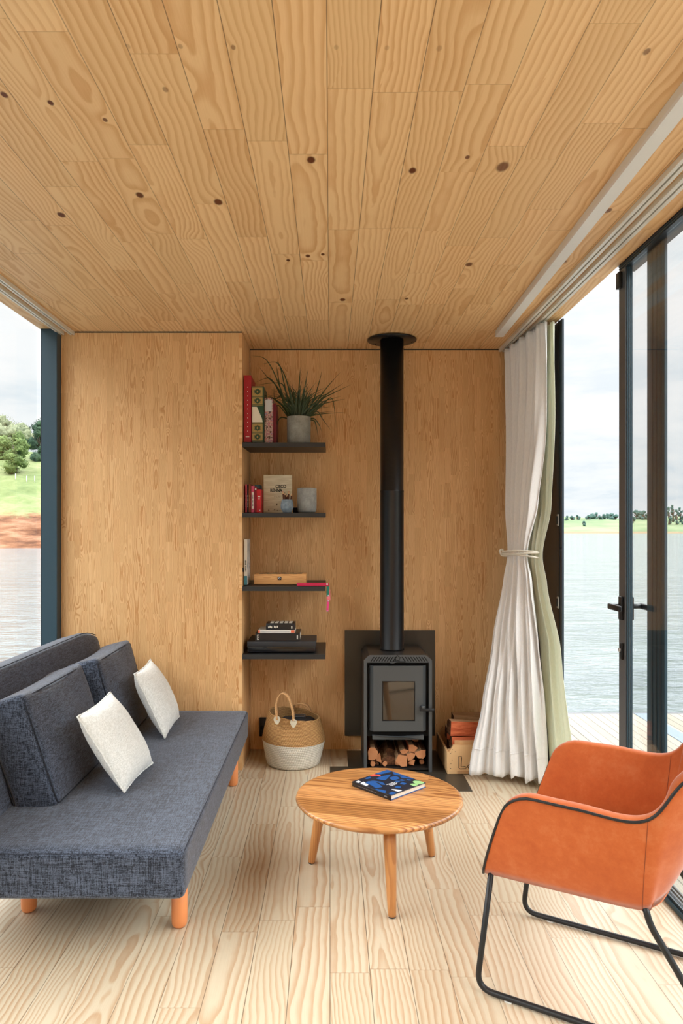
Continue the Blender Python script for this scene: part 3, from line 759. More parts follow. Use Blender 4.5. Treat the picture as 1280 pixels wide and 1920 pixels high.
# ------------------------------------------------------------------ armchair
def armchair():
    O = Vector((.431, 2.017, 0)); U = Vector((.86, -.51, 0)).normalized(); V = Vector((.51, .86, 0)).normalized()
    def W(u, v, z): return O+U*u+V*v+Vector((0, 0, z))
    t = thing('armchair', 'orange suede tub armchair with black piping and black sled base', 'armchair', W(.3, .25, 0))
    HB = [(.0,.0,.345),(.20,-.004,.348),(.405,-.001,.35),(.440,.03,.353),(.465,.10,.358),(.478,.25,.362)]
    HT = [(.085,-.048,.603),(.26,-.058,.600),(.425,-.058,.602),(.51,-.045,.705),(.615,.04,.805),(.67,.25,.845)]
    def mirror(L): return L+[(a, .5-b, c) for (a, b, c) in L[-2::-1]]
    NS = 14
    Bp = catmull(mirror(HB), NS); Tp = catmull(mirror(HT), NS)
    # refine near the two fronts
    def refine(L):
        def at(f):
            x = f*(len(L)-1); i = min(int(x), len(L)-2); return L[i].lerp(L[i+1], x-i)
        return at
    fb, ft = refine(Bp), refine(Tp)
    S = [0, .002, .006, .012, .02, .03, .042, .055, .07]+[.09+i*.82/110 for i in range(111)]+[.93, .945, .958, .97, .98, .988, .994, .998, 1]
    # arc length along the top for rounding the arm fronts
    TL = sum((ft(S[i+1])-ft(S[i])).length for i in range(len(S)-1)); acc = [0]
    for i in range(len(S)-1): acc.append(acc[-1]+(ft(S[i+1])-ft(S[i])).length)
    R = .07
    def sect(k):
        s = S[k]; bt, tp = fb(s), ft(s)
        dl = min(acc[k], TL-acc[k])
        drop = 0 if dl >= R else R-math.sqrt(max(0, R*R-(R-dl)**2))
        hgt = tp.z-bt.z; tm = 1-drop*.8/hgt
        e = .004; tg = (ft(min(1, s+e))-ft(max(0, s-e))); tg.z = 0; tg.normalize(); nin = Vector((-tg.y, tg.x, 0))
        if nin.dot(Vector((.3, .25, 0))-Vector((tp.x, tp.y, 0))) < 0: nin = -nin
        outp = []
        for i in range(11):
            f = i/10*tm; p = bt.lerp(tp, f)
            bul = .012*math.sin(PI*min(1, i/10))
            under = .008*(1-min(1, i/10*5))**2
            outp.append(p-nin*bul+nin*under)
        q = bt.lerp(tp, tm); rim = []
        th = .040
        for i in range(1, 6):
            a = PI*i/6; rim.append(q+nin*(th/2-th/2*math.cos(a))+Vector((0, 0, math.sin(a)*.008)))
        inn = []
        for i in range(9):
            f = tm*(1-i/8)+.12*(i/8); p = bt.lerp(tp, f)
            inn.append(p+nin*(th+.012*math.sin(PI*i/8)))
        return outp, rim, inn, nin
    tb = bmesh.new(); rings = []; pip = []; bot = []; innerline = []
    for k in range(len(S)):
        o_, r_, i_, n_ = sect(k)
        rings.append([tb.verts.new(W(*p)) for p in o_+r_+i_]); pip.append(W(*o_[-1])); bot.append(o_[0])
        innerline.append((o_, i_))
    for a, b_ in zip(rings, rings[1:]):
        for j in range(len(a)-1): tb.faces.new((a[j], b_[j], b_[j+1], a[j+1]))
        tb.faces.new((a[-1], b_[-1], b_[0], a[0]))
    tb.faces.new(rings[0]); tb.faces.new(rings[-1][::-1])
    bmesh.ops.recalc_face_normals(tb, faces=tb.faces)
    b = MB(); b.add(tb, M['orange'], None, True); shell_ = b.obj('shell', t)
    # piping runs up the front edge and over the arms
    b = MB()
    o0 = innerline[0][0]; o1 = innerline[-1][0]
    path = [W(*p)-U*.002 for p in o0[:-1]]+pip+[W(*p)-U*.002 for p in o1[:-1][::-1]]
    b.tube(path, .0038, M['black'], 8); b.obj('piping', shell_, label='black leather piping along the edge')
    b = MB()
    for kk in [min(range(len(S)), key=lambda k: abs(ft(S[k]).x-.435)+(9 if (ft(S[k]).y > .25) != far else 0)) for far in (False, True)]:
        o_, i_ = innerline[kk]
        _, _, _, n_ = sect(kk)
        b = MB(); b.tube([W(*(p-n_*.0003)) for p in o_], .0008, solid('seam_brown', (132, 62, 30)), 6); b.obj('seam', shell_)
        b = MB(); b.tube([W(*(p+n_*.0003)) for p in i_], .0008, solid('seam_brown', (132, 62, 30)), 6); b.obj('seam', shell_)
    # seat: underside pan and cushion
    b = MB(); tb = bmesh.new(); v1 = [tb.verts.new(W(p.x, p.y, .352)) for p in bot[::3]]; v2 = [tb.verts.new(W(p.x, p.y, .372)) for p in bot[::3]]
    tb.faces.new(v1); tb.faces.new(v2)
    for i in range(len(v1)): tb.faces.new((v1[i], v1[(i+1) % len(v1)], v2[(i+1) % len(v1)], v2[i]))
    bmesh.ops.recalc_face_normals(tb, faces=tb.faces)
    b.add(tb, M['orange']); b.obj('underside', t)
    b = MB(); T = Matrix(((U.x, V.x, 0, O.x), (U.y, V.y, 0, O.y), (0, 0, 1, 0), (0, 0, 0, 1)))
    b.add(rbox((.235, .25, .395), (.43, .41, .045), .02, n=10, puff=(0, 0, .008)), M['orange'], T, True); b.obj('seat_cushion', t)
    # sled base
    for v, sg in ((.012, -1), (.488, 1)):
        b = MB()
        pts = fillet([(.022, v, .362), (-.022, v, .011), (.625, v, .011), (.432, v, .318), (.420, v, .362)], .05, 8)
        # keep the rear upper bend gentle
        b.tube([W(*p) for p in pts], .0085, M['black'], 12); sl = b.obj('sled_frame', t, label='black bent steel runner')
        for u in (.06, .57):
            b = MB(); b.box((u, v-.006, .0), (u+.02, v+.006, .004), solid('clear_glide', (210, 212, 210), .2), T=T); b.obj('glide', sl)
    for u in (.06, .40):
        b = MB(); b.tube([W(u, .03, .362), W(u, .47, .362)], .007, M['black'], 10); b.obj('crossbar', t)
armchair()

# ------------------------------------------------------------------ stove
def stove():
    X0, X1, YF_, YR = .183, .552, 3.87, 4.22
    xa, xb, zt, zc = .212, .5195, .637, .609
    t = thing('wood_stove', 'charcoal steel wood burning stove with glass door and log store', 'stove', (.3675, 4.05, .003))
    th = .017
    b = MB()   # casing: left, right, top with chamfers, as one folded sheet
    outer = [(X0, 0.004), (X0, zc), (xa, zt), (xb, zt), (X1, zc), (X1, 0.004)]
    inner = [(X1-th, 0.004), (X1-th, zc-.008), (xb-.006, zt-th*.9), (xa+.006, zt-th*.9), (X0+th, zc-.008), (X0+th, 0.004)]
    ring = outer+inner
    for i in range(5):
        q = [outer[i], outer[i+1], inner[4-i], inner[5-i]]
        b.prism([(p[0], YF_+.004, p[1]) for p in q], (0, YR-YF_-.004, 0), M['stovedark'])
    b.box((X0+th, YR-.006, .03), (X1-th, YR, .58), M['deepblack'])
    case = b.obj('casing', t)
    b = MB()
    for i in range(5):
        q = [outer[i], outer[i+1], inner[4-i], inner[5-i]]
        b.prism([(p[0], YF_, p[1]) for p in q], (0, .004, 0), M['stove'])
    zl = EYE-(1242.5-CY)*YF_/F      # bottom of the vent band
    b.prism([(X0+.012, YF_+.0005, zl), (X0+.012, YF_+.0005, zc-.006), (xa+.004, YF_+.0005, zt-.012), (xb-.004, YF_+.0005, zt-.012), (X1-.012, YF_+.0005, zc-.006), (X1-.012, YF_+.0005, zl)], (0, .006, 0), M['stove'])
    ff = b.obj('front_frame', t)
    # slanted vent slots: thin black prisms painted in for the shade of cuts
    for k in range(9):
        for sg in (-1, 1):
            px = 694 + k*5.1 if sg < 0 else 800 - k*5.1
            if k == 8: px = 694+7.6*5.1 + 3 if sg < 0 else 800-7.6*5.1-3
            a = P(px-2.5*(-sg)*-1*-1 if False else px, 1239.0, YF_); dx = .017*(1 if sg < 0 else -1)
            z0 = EYE-(1240.2-CY)*YF_/F; z1 = EYE-(1231.6-CY)*YF_/F
            xx = (px-CX)*YF_/F
            b = MB(); b.prism([(xx, YF_-.0006, z0), (xx+.0065, YF_-.0006, z0), (xx+.0065+dx, YF_-.0006, z1), (xx+dx, YF_-.0006, z1)], (0, .002, 0), M['deepblack'])
            b.obj('vent_slot', ff)
    # star outline in the middle of the vent band
    c = P(745.2, 1234.6, YF_-.001); b = MB(); pts = []
    for i in range(10):
        r_ = .0175 if i % 2 == 0 else .0105
        a = PI/2+i*PI/5; pts.append(c+Vector((math.cos(a)*r_, 0, math.sin(a)*r_)))
    b.tube(pts, .0016, M['deepblack'], 6, True); b.obj('star_emblem', ff)
    b = MB(); b.box(P(731, 1241.5, YF_-.006), P(760, 1240, YF_+.0), M['deepblack']); b.tube([P(731, 1242.5, YF_-.008), P(737, 1243, YF_-.02), P(743, 1241, YF_-.02)], .0025, M['stove'], 8); b.obj('air_slider', ff)
    # recess + firebox
    zdt = EYE-(1248.5-CY)*YF_/F; zdb = EYE-(1371-CY)*YF_/F
    b = MB(); b.box((X0+th+.001, YF_+.03, zdb-.035), (X1-th-.001, YR-.008, zl), M['deepblack']); b.obj('firebox', t)
    # door, with bevelled vertical edges
    xd0, xd1 = (693-CX)*YF_/F, (799-CX)*YF_/F
    gx0, gx1 = (716-CX)*YF_/F, (778-CX)*YF_/F; gz1, gz0 = EYE-(1277-CY)*YF_/F, EYE-(1352-CY)*YF_/F
    yf = YF_-.004
    b = MB()
    for (a0, a1, z0, z1) in ((xd0+.019, gx0, zdb, zdt), (gx1, xd1-.019, zdb, zdt), (gx0, gx1, zdb, gz0), (gx0, gx1, gz1, zdt)):
        b.box((a0, yf, z0), (a1, yf+.012, z1), M['stove'])
    b.prism([(xd0, yf+.02, zdb), (xd0+.019, yf, zdb), (xd0+.019, yf+.012, zdb), (xd0, yf+.032, zdb)], (0, 0, zdt-zdb), M['stove'])
    b.prism([(xd1, yf+.02, zdb), (xd1-.019, yf, zdb), (xd1-.019, yf+.012, zdb), (xd1, yf+.032, zdb)], (0, 0, zdt-zdb), M['stove'])
    door = b.obj('door', t)
    b = MB(); b.box((gx0, yf+.006, gz0), (gx1, yf+.010, gz1), M['stoveglass']); b.obj('glass', door, label='dark reflective stove glass')
    b = MB(); g = .0035
    b.tube([(gx0+g, yf+.005, gz0+g), (gx1-g, yf+.005, gz0+g), (gx1-g, yf+.005, gz1-g), (gx0+g, yf+.005, gz1-g)], .0025, M['deepblack'], 6, True); b.obj('gasket', door)
    b = MB(); hz = EYE-(1330-CY)*YF_/F; hx = (786-CX)*YF_/F
    b.box((hx, yf-.024, hz-.006), ((812.5-CX)*YF_/F, yf-.012, hz+.010), M['black'], .003, 2)
    b.tube([((792-CX)*YF_/F, yf, hz+.016), ((792-CX)*YF_/F, yf-.026, hz+.016)], .0095, M['stove'], 16); b.box((hx, yf-.022, hz+.004), (hx+.02, yf-.002, hz+.02), M['black'], .003, 2)
    b.obj('handle', door)
    for z in (zdb+.03, zdt-.03):
        b = MB(); b.tube([(xd0-.004, yf+.024, z-.015), (xd0-.004, yf+.024, z+.015)], .005, M['deepblack'], 10); b.obj('hinge', door)
    # curved ash lip
    b = MB(); x0, x1 = (698-CX)*YF_/F, (794-CX)*YF_/F; za = EYE-(1378.5-CY)*YF_/F; zb = EYE-(1386.5-CY)*YF_/F
    top = []; 
    for i in range(17):
        f = i/16; top.append((x0+(x1-x0)*f, YF_-.004-.012*math.sin(PI*f), za-.006*math.sin(PI*f)))
    poly = top+[(x1, YF_-.004, zb), (x0, YF_-.004, zb)]
    b.prism(poly, (0, .02, 0), M['stove']); b.obj('ash_lip', t)
    b = MB(); b.box((X0+th, YF_+.012, .012), (X1-th, YR-.008, .02), M['stovedark']); b.obj('log_shelf', t)
    # flue
    f = thing('flue_pipe', 'black round flue pipe rising from the stove to the ceiling', 'flue pipe', (.3515, 4.06, .637))
    c = Vector((.3515, 4.06, 0)); zj = EYE-(920-CY)*4.0/F
    b = MB(); b.lathe([(0, zt+.001), (.069, zt+.001), (.070, zt+.006), (.068, zt+.010), (.067, zj-.004), (.0685, zj-.002), (.0685, zj+.002), (.066, zj+.004), (.066, H-.002), (0, H-.002)], c, M['pipe'], 48); b.obj('pipe', f)
    b = MB(); b.lathe([(.0665, H-.010), (.139, H-.010), (.139, H-.006), (.0665, H-.004)], c, M['pipe'], 64)
    fl = b.obj('ceiling_flange', f)
    for k in range(6):
        a = k*PI/3+.3; b = MB(); b.lathe([(0, -.003), (.004, -.001), (.004, 0), (0, 0)], c+Vector((math.cos(a)*.122, math.sin(a)*.122, H-.010)), M['pipe'], 10); b.obj('screw', fl)
    # heat shield on the wall
    b = MB(); b.box(((646-CX)*4.26/F, 4.262, EYE-(1380-CY)*4.26/F), ((815.5-CX)*4.26/F, 4.266, EYE-(1182-CY)*4.26/F), M['shield'], .0008, 1)
    sh = tag(b.obj('heat_shield', origin=(.36, 4.264, .1)), 'dark steel heat shield plate fixed to the wall behind the stove', 'heat shield')
    for x in (.100, .612):
        for z in (.12, .69):
            b = MB(); b.tube([(x, 4.266, z), (x, YB, z)], .006, M['silver'], 10); b.obj('spacer', sh)
    b = MB(); b.box((.0, 3.594, 0), (.716, 3.966, .003), M['shield'], .0008, 1); b.box((.10, 3.966, 0), (.63, 4.25, .003), M['shield'])
    tag(b.obj('hearth_plate', origin=(.36, 3.8, 0)), 'flat dark steel floor plate under the stove and crate', 'hearth plate')
stove()

# ------------------------------------------------------------------ firewood
def log(poly, p0, p1, faces, label, group, endmat, seed, cat='firewood'):
    """poly: 2-D outline (local), extruded from p0 to p1 with rough wobble"""
    p0, p1 = Vector(p0), Vector(p1); d = (p1-p0); L = d.length; d.normalize()
    up = Vector((0, 0, 1)); s_ = d.cross(up).normalized()*-1; up = s_.cross(d)*-1
    if up.z < 0: up = -up
    # refine the outline
    pts = []
    n = len(poly)
    for i in range(n):
        a, b_ = poly[i], poly[(i+1) % n]
        for k in range(4):
            f = k/4; pts.append((a[0]*(1-f)+b_[0]*f, a[1]*(1-f)+b_[1]*f, i))
    t = bmesh.new(); rings = []; NR = 7
    for r_ in range(NR):
        f = r_/(NR-1); row = []
        for (x, z, i) in pts:
            w = .0035*noise.noise(Vector((x*60, z*60, seed)))+.0022*noise.noise(Vector((x*40, z*40, seed+f*4)))
            row.append(t.verts.new(p0+d*(L*f)+s_*(x+w)+up*(z+w)))
        rings.append(row)
    fs = []
    for a, b_ in zip(rings, rings[1:]):
        for k in range(len(pts)):
            fs.append((t.faces.new((a[k], a[(k+1) % len(pts)], b_[(k+1) % len(pts)], b_[k])), faces[pts[k][2] % len(faces)]))
    e1 = t.faces.new(rings[0][::-1]); e2 = t.faces.new(rings[-1]); fs += [(e1, endmat), (e2, endmat)]
    bmesh.ops.recalc_face_normals(t, faces=t.faces)
    b = MB()
    mp = {}
    for v in t.verts: mp[v] = b.bm.verts.new(v.co)
    for f_, m_ in fs:
        nf = b.bm.faces.new([mp[v] for v in f_.verts]); nf.material_index = b.mi(m_)
    t.free()
    o = b.obj('firewood_log', origin=p0)
    tag(o, label, cat, group); return o

def logs():
    gs = 'split logs in the store under the stove'
    def rnd(r, n=10, q=1.): return [(math.cos(2*PI*i/n)*r*(1+.1*noise.noise(Vector((i, q, 0)))), math.sin(2*PI*i/n)*r) for i in range(n)]
    def px(pl, c, Y): return [((p[0]-c[0])*Y/F, -(p[1]-c[1])*Y/F) for p in pl]
    K = 1280/260.0
    def z(pl): return [(640+x/K, 1160+y/K) for x, y in pl]     # points read off the enlarged view
    defs = [([(240,1230),(270,1190),(310,1190),(335,1230),(328,1300),(290,1310),(245,1285)], 3.90, 4.18, 'pale round log at the left of the stove log store', 1),
            ([(335,1240),(378,1270),(370,1310),(318,1335),(325,1295)], 3.92, 4.17, 'reddish wedge log beside the pale round log in the stove store', 2),
            ([(510,1265),(590,1255),(615,1320),(560,1368),(508,1365)], 3.89, 4.18, 'square ended orange log in the middle of the stove store', 3),
            ([(540,1215),(575,1205),(620,1220),(605,1250),(560,1245)], 3.92, 4.16, 'small flat pale log above the square ended log in the stove', 4),
            ([(610,1190),(650,1165),(692,1165),(688,1240),(640,1235)], 3.92, 4.16, 'topmost wedge shaped log in the stove store', 5),
            ([(592,1250),(640,1238),(685,1250),(665,1315),(620,1300)], 3.90, 4.17, 'small kite shaped log under the topmost wedge in the stove', 6),
            ([(692,1215),(740,1208),(798,1240),(770,1285),(720,1295),(700,1260)], 3.90, 4.18, 'quarter round log at the right of the stove log store', 7),
            ([(622,1330),(668,1318),(680,1360),(630,1385)], 3.91, 4.16, 'small dark split log low at the right of the stove store', 8),
            ([(355,1320),(440,1300),(500,1350),(500,1385),(360,1385)], 3.93, 4.17, 'rough bark covered log lying low in the stove store', 9),
            ([(250,1320),(330,1335),(350,1380),(250,1385)], 3.93, 4.17, 'dark log at the bottom left of the stove store', 10),
            ([(655,1110),(710,1115),(706,1135),(655,1130)], 4.02, 4.17, 'short piece of wood high at the back of the log store', 11),
            ([(395,1230),(470,1200),(510,1260),(500,1320),(440,1298),(380,1280)], 4.0, 4.18, 'dark bark log set back in the stove store', 12)]
    for pl, ya, yb, lab, sd in defs:
        pp = z(pl); c = (sum(p[0] for p in pp)/len(pp), sum(p[1] for p in pp)/len(pp))
        loc = px(pp, c, ya)
        p0 = P(c[0], c[1], ya)
        low = min(q[1] for q in loc)
        if p0.z+low < .024: p0.z = .024-low
        end = M['bark'] if sd in (9, 10, 12) else M['logend']
        log(loc, p0, (p0.x, yb, p0.z), [M['bark'], M['palewood'], M['redwood']], lab, gs, end, sd)
    # filler logs underneath, mostly hidden behind the table
    for i, x in enumerate((.235, .30, .37, .44, .505)):
        log(rnd(.014, 8, i), (x, 3.90+.01*i, .037), (x, 4.17, .037), [M['bark']], 'bark log in the bottom row of the stove store, behind the table', gs, M['logend'], 20+i)
logs()

def crate():
    t = thing('wooden_crate', 'pale wooden crate with burnt outline lettering holding firewood', 'crate', (.8, 3.95, .004))
    x0, x1, y0, y1, z0 = .628, .985, 3.84, 4.22, .004
    zf = .158; zn = .118; e = .012; zbk = .158
    b = MB()   # front face with notched corner
    fr = [(x0+e, z0+.018), (x0+e, zn), (x0+.034, zf), (x1-.034, zf), (x1-e, zn), (x1-e, z0+.018)]
    b.prism([(p[0], y0, p[1]) for p in fr], (0, .014, 0), M['crate']); fb = b.obj('front_board', t)
    b = MB(); b.prism([(p[0], y1-.014, p[1]) for p in fr], (0, .014, 0), M['crate']); b.obj('back_board', t)
    for x in (x0, x1-e):
        b = MB(); b.box((x, y0, z0+.018), (x+e, y1, zn+.004), M['crate'], .001, 1); b.obj('side_board', t)
    b = MB()
    for k in range(3): b.box((x0+.002+k*.126, y0-.002, z0), (x0+.116+k*.126+(.004 if k == 2 else 0), y1, z0+.0175), M['crate'], .001, 1)
    b.obj('base_slats', t)
    b = MB(); b.box((x0+.045, y0+.014, zf-.03), (x1-.045, y0+.028, zf+.02), M['crate'], .001, 1); b.obj('top_slat', t)
    b = MB()   # corner posts
    for x in (x0+e, x1-e-.016):
        b = MB(); b.box((x, y0+.014, z0+.018), (x+.016, y0+.034, zn+.012), M['crate'], .001, 1); b.obj('corner_post', t)
    # burnt outline letters: L, o, s ...
    b = MB(); yy = y0-.0008
    def loop(pts, cl=True): b.tube([Vector((x0+p[0], yy, z0+p[1])) for p in pts], .0017, M['ink'], 6, cl)
    loop([(.064,.094),(.076,.096),(.079,.088),(.076,.040),(.096,.040),(.104,.036),(.102,.029),(.072,.027),(.064,.032)])
    def ell(cx, cz, rx, rz): loop([(cx+math.cos(a)*rx, cz+math.sin(a)*rz) for a in [2*PI*i/20 for i in range(20)]])
    ell(.128, .040, .017, .012); ell(.128, .040, .008, .004)
    loop([(.184,.058),(.168,.058),(.164,.050),(.170,.043),(.180,.038),(.182,.031),(.174,.027),(.164,.028)], False); loop([(.186,.052),(.176,.051),(.190,.040),(.190,.028),(.178,.022),(.164,.021)], False)
    ell(.214, .042, .016, .015)
    b.obj('burnt_lettering', fb)
    b = MB()
    for (x, z) in ((.020,.11),(.026,.118),(.030,.13),(.028,.075),(.021,.055),(.020,.03),(.045,.12)):
        b = MB(); b.lathe([(0, 0), (.002, 0), (.002, .0008), (0, .0008)], (x0+x, y0, z0+z), M['ink'], 8, Matrix.Rotation(PI/2, 4, 'X')); b.obj('nail_head', fb)
    gc = 'split logs in the wooden crate'
    R_, Pw = M['redwood'], M['palewood']
    def lg(poly, p0, p1, mats, lab, sd): log(poly, p0, p1, mats, lab, gc, M['bark'], sd)
    lg([(-.035,-.038),(.045,-.044),(.05,.018),(.02,.04),(-.035,.04)], (.655, 3.93, .232), (.985, 3.96, .215), [Pw, Pw, Pw, Pw, R_], 'large reddish split log, topmost in the crate', 31)
    lg([(-.04,-.022),(.035,-.024),(.03,.022),(-.03,.026)], (.665, 3.93, .158), (.97, 3.93, .160), [R_], 'dark red split log under the topmost one in the crate', 32)
    lg([(-.04,-.03),(.04,-.03),(.035,.03),(-.03,.03)], (.66, 3.93, .09), (.97, 3.93, .09), [Pw], 'split log lying low behind the crate front', 33)
    lg([(-.04,-.03),(.04,-.03),(.03,.035),(-.035,.03)], (.67, 4.06, .09), (.97, 4.06, .09), [Pw], 'split log lying low at the back of the crate', 34)
    lg([(-.04,-.03),(.04,-.03),(.03,.035),(-.035,.03)], (.66, 4.07, .165), (.97, 4.07, .16), [Pw, R_], 'pale split log behind the large red one in the crate', 35)
    lg([(-.04,-.03),(.04,-.03),(.03,.03),(-.035,.025)], (.70, 4.09, .235), (.96, 4.10, .232), [Pw], 'pale brown split log highest at the back of the crate', 36)
crate()

# ------------------------------------------------------------------ basket
def basket():
    c = Vector((-.207, 4.045, .001))
    t = thing('storage_basket', 'round jute and white cotton basket on the floor below the shelves', 'basket', c)
    def tilt(p):   # upper part slumps a little to the right and towards the viewer
        f = max(0, (p.z-.02)/.26); f = min(1, f)
        return Vector((p.x+.004*f, p.y-.006*f, p.z-.19*p.x*f*f*.8+.02*p.x*0))
    prof = [(0, 0), (.14, 0), (.150, .006), (.156, .03), (.165, .07), (.174, .118), (.178, .138)]
    prof2 = [(.178, .138), (.177, .148), (.172, .172), (.164, .205), (.154, .24), (.145, .272), (.143, .277), (.139, .277), (.137, .272)]
    prof3 = [(.137, .272), (.15, .23), (.165, .17), (.168, .13), (.15, .05), (.14, .02), (0, .02)]
    def mk(pr, m, name, par=None):
        b = MB(); b.lathe(pr, (0, 0, 0), m, 72)
        for v in b.bm.verts: v.co = tilt(v.co)+c
        return b.obj(name, t)
    mk(prof, M['cotton'], 'lower_body'); mk(prof2, M['jute'], 'upper_body'); mk(prof3, M['jute'], 'lining')
    # handles
    def strap(pts, w, name, col):
        pts = catmull(pts, 8); b = MB(); n = len(pts); tb = bmesh.new(); rows = []
        for i, p in enumerate(pts):
            d = (pts[min(i+1, n-1)]-pts[max(i-1, 0)]).normalized(); side = Vector((.25, 1, 0)).normalized()
            side = (side-d*side.dot(d)).normalized(); nn = d.cross(side)
            rows.append([tb.verts.new(p+side*w*a+nn*h) for a, h in ((-1, -.3*w*.5), (-1, .3*w*.5), (0, .45*w*.6), (1, .3*w*.5), (1, -.3*w*.5), (0, -.45*w*.6))])
        for a, b_ in zip(rows, rows[1:]):
            for k in range(6): tb.faces.new((a[k], a[(k+1) % 6], b_[(k+1) % 6], b_[k]))
        tb.faces.new(rows[0]); tb.faces.new(rows[-1][::-1]); bmesh.ops.recalc_face_normals(tb, faces=tb.faces)
        b.add(tb, col, None, True); return b.obj(name, t)
    y = c.y-.165
    h1 = strap([P(520, 1350, c.y-.165), P(518, 1333, c.y-.15), P(518, 1318, c.y-.14), P(524, 1304, c.y-.13), P(531, 1300, c.y-.13), P(540, 1306, c.y-.135), P(546, 1322, c.y-.145), P(549.5, 1338, c.y-.155), P(550, 1352, c.y-.168)], .016, 'handle', M['jutecord'])
    strap([P(551, 1330, c.y+.125), P(551, 1322, c.y+.12), P(560, 1319.5, c.y+.11), P(571, 1320.5, c.y+.11), P(579, 1327, c.y+.115), P(583, 1336, c.y+.12)], .015, 'handle', M['jutecord'])
    for (px, py, yy) in ((519, 1349, c.y-.158), (550, 1355, c.y-.166)):
        q = P(px, py, yy-.008); b = MB()
        out = [(math.cos(a)*.0185*(1 if math.sin(a) > 0 else 1-.35*abs(math.sin(a))), math.sin(a)*(.018 if math.sin(a) > 0 else .028)) for a in [2*PI*i/24 for i in range(24)]]
        b.prism([q+Vector((x, 0, z)) for x, z in out], (0, .007, 0), M['leather']); tabo = b.obj('leather_tab', h1, label='cream leather tab with rivets')
    for (px, py) in ((517, 1346), (522, 1346), (518.5, 1352), (546.5, 1351.5), (553, 1351.5), (549.5, 1358)):
        b = MB(); q = P(px, py, c.y-.176); b.lathe([(0, -.002), (.0028, -.0008), (.0028, .002), (0, .002)], q, M['silver'], 10, Matrix.Rotation(-PI/2, 4, 'X')); b.obj('rivet', h1)
    # dark contents
    b = MB(); b.add(rbox((c.x+.02, c.y, c.z+.19), (.22, .22, .09), .04, n=8, puff=(0, 0, .02)), plain('dark_cloth', lin(18,18,20), .8), None, True)
    tag(b.obj('dark_blanket', origin=(c.x, c.y, .16)), 'black folded cloth inside the jute basket', 'blanket')
    b = MB(); b.box((c.x+.0, c.y-.02, c.z+.25), (c.x+.07, c.y+.04, c.z+.262), M['black'], .006, 2)
    o = tag(b.obj('small_black_device', origin=(c.x+.03, c.y, .24)), 'small black gadget with a pale outline on top of the cloth in the basket', 'device')
    b = MB(); zz = c.z+.263; b.tube(fillet([(c.x+.02, c.y-.014, zz), (c.x+.064, c.y-.014, zz), (c.x+.064, c.y+.034, zz), (c.x+.006, c.y+.034, zz), (c.x+.006, c.y-.014, zz), (c.x+.02, c.y-.014, zz)], .01), .001, M['silver'], 6); b.obj('outline', o)
basket()
b = MB(); b.box(P(486, 1346, 4.27), (P(499, 1381, 4.27).x, YB, P(499, 1381, 4.27).z), M['black'], .003, 2)
sk = tag(b.obj('wall_socket', origin=P(492, 1364, 4.28)), 'black electrical socket box on the back wall behind the basket', 'socket')
b = MB(); q = P(492, 1364, 4.27); b.lathe([(0, 0), (.012, 0), (.013, .001), (.013, .003), (0, .003)], (q.x, 4.268, q.z), M['deepblack'], 20, Matrix.Rotation(-PI/2, 4, 'X')); b.obj('outlet', sk)

# ------------------------------------------------------------------ shelves
SX0, SX1 = XN+.001, -.025; DROOP = .009
TOPS = [1.794, 1.408, 1.005, .632]
def ztop(i, Y): return TOPS[i]+DROOP*(Y-YP)/(YB-YP)
names = ['topmost of four', 'second from the top', 'third from the top', 'lowest of four']
for i, z in enumerate(TOPS):
    b = MB(); zz = z-.0245
    b.prism([(SX0, YP-.0, zz), (SX0, YP-.0, z), (SX0, YB-.001, z+DROOP), (SX0, YB-.001, zz+DROOP)], (SX1-SX0, 0, 0), M['shelf'])
    tag(b.obj('wall_shelf', origin=(SX0, YB, z)), 'black floating shelf in the niche, '+names[i], 'shelf', 'black shelves in the niche')

def up(i, px0, px1, py_top, Y, depth=None):
    """front face placement of an upright item: returns x0, x1, z0, z1"""
    return (px0-CX)*Y/F, (px1-CX)*Y/F, ztop(i, Y)+.0008, EYE-(py_top-CY)*Y/F
def upbook(i, px0, px1, pyt, Y, depth, col, label, group, name='book'):
    x0, x1, z0, z1 = up(i, px0, px1, pyt, Y)
    z0 = ztop(i, Y+depth)+.0005
    T = Matrix.Translation((x0, Y, z0))
    o = book(name, label, T, depth, z1-z0, x1-x0, col, group)
    return o, x0, x1, z0, z1
G1 = 'upright books on the top shelf'
red = solid('deep_red_cover', (166, 22, 36), .45); grn = solid('dark_green_cover', (28, 66, 44), .4); gold = solid('gold_tooling', (166, 138, 80), .35)
o, x0, x1, z0, z1 = upbook(0, 457, 470.8, 703.5, 3.95, .22, red, 'tallest red book with a row of white dots on the spine', G1)
b = MB()
for k in range(11): b.box((x0+.019, 3.9493, z1-.068-k*.0243), (x0+.0225, 3.9503, z1-.064-k*.0243), M['white'])
b.obj('spine_lettering', o); b = MB(); b.box((x0+.010, 3.9493, z0+.028), (x0+.030, 3.9503, z0+.031), M['white']); b.obj('publisher_mark', o)
o, x0, x1, z0, z1 = upbook(0, 472.3, 494.5, 724.3, 3.95, .20, grn, 'green and gold leather bound book with a blank cream label', G1)
b = MB(); w = (492.2-472.8)*3.95/F; xa = x0+.0015
K = 5.333
def zz1(y): return EYE-(640+y/K-CY)*3.95/F
for (a, c_) in ((462, 545), (560, 630), (830, 905), (920, 990)):
    b = MB(); b.box((xa, 3.9490, zz1(c_)), (xa+w, 3.9502, zz1(a)), gold); b.obj('gold_panel', o)
b = MB()
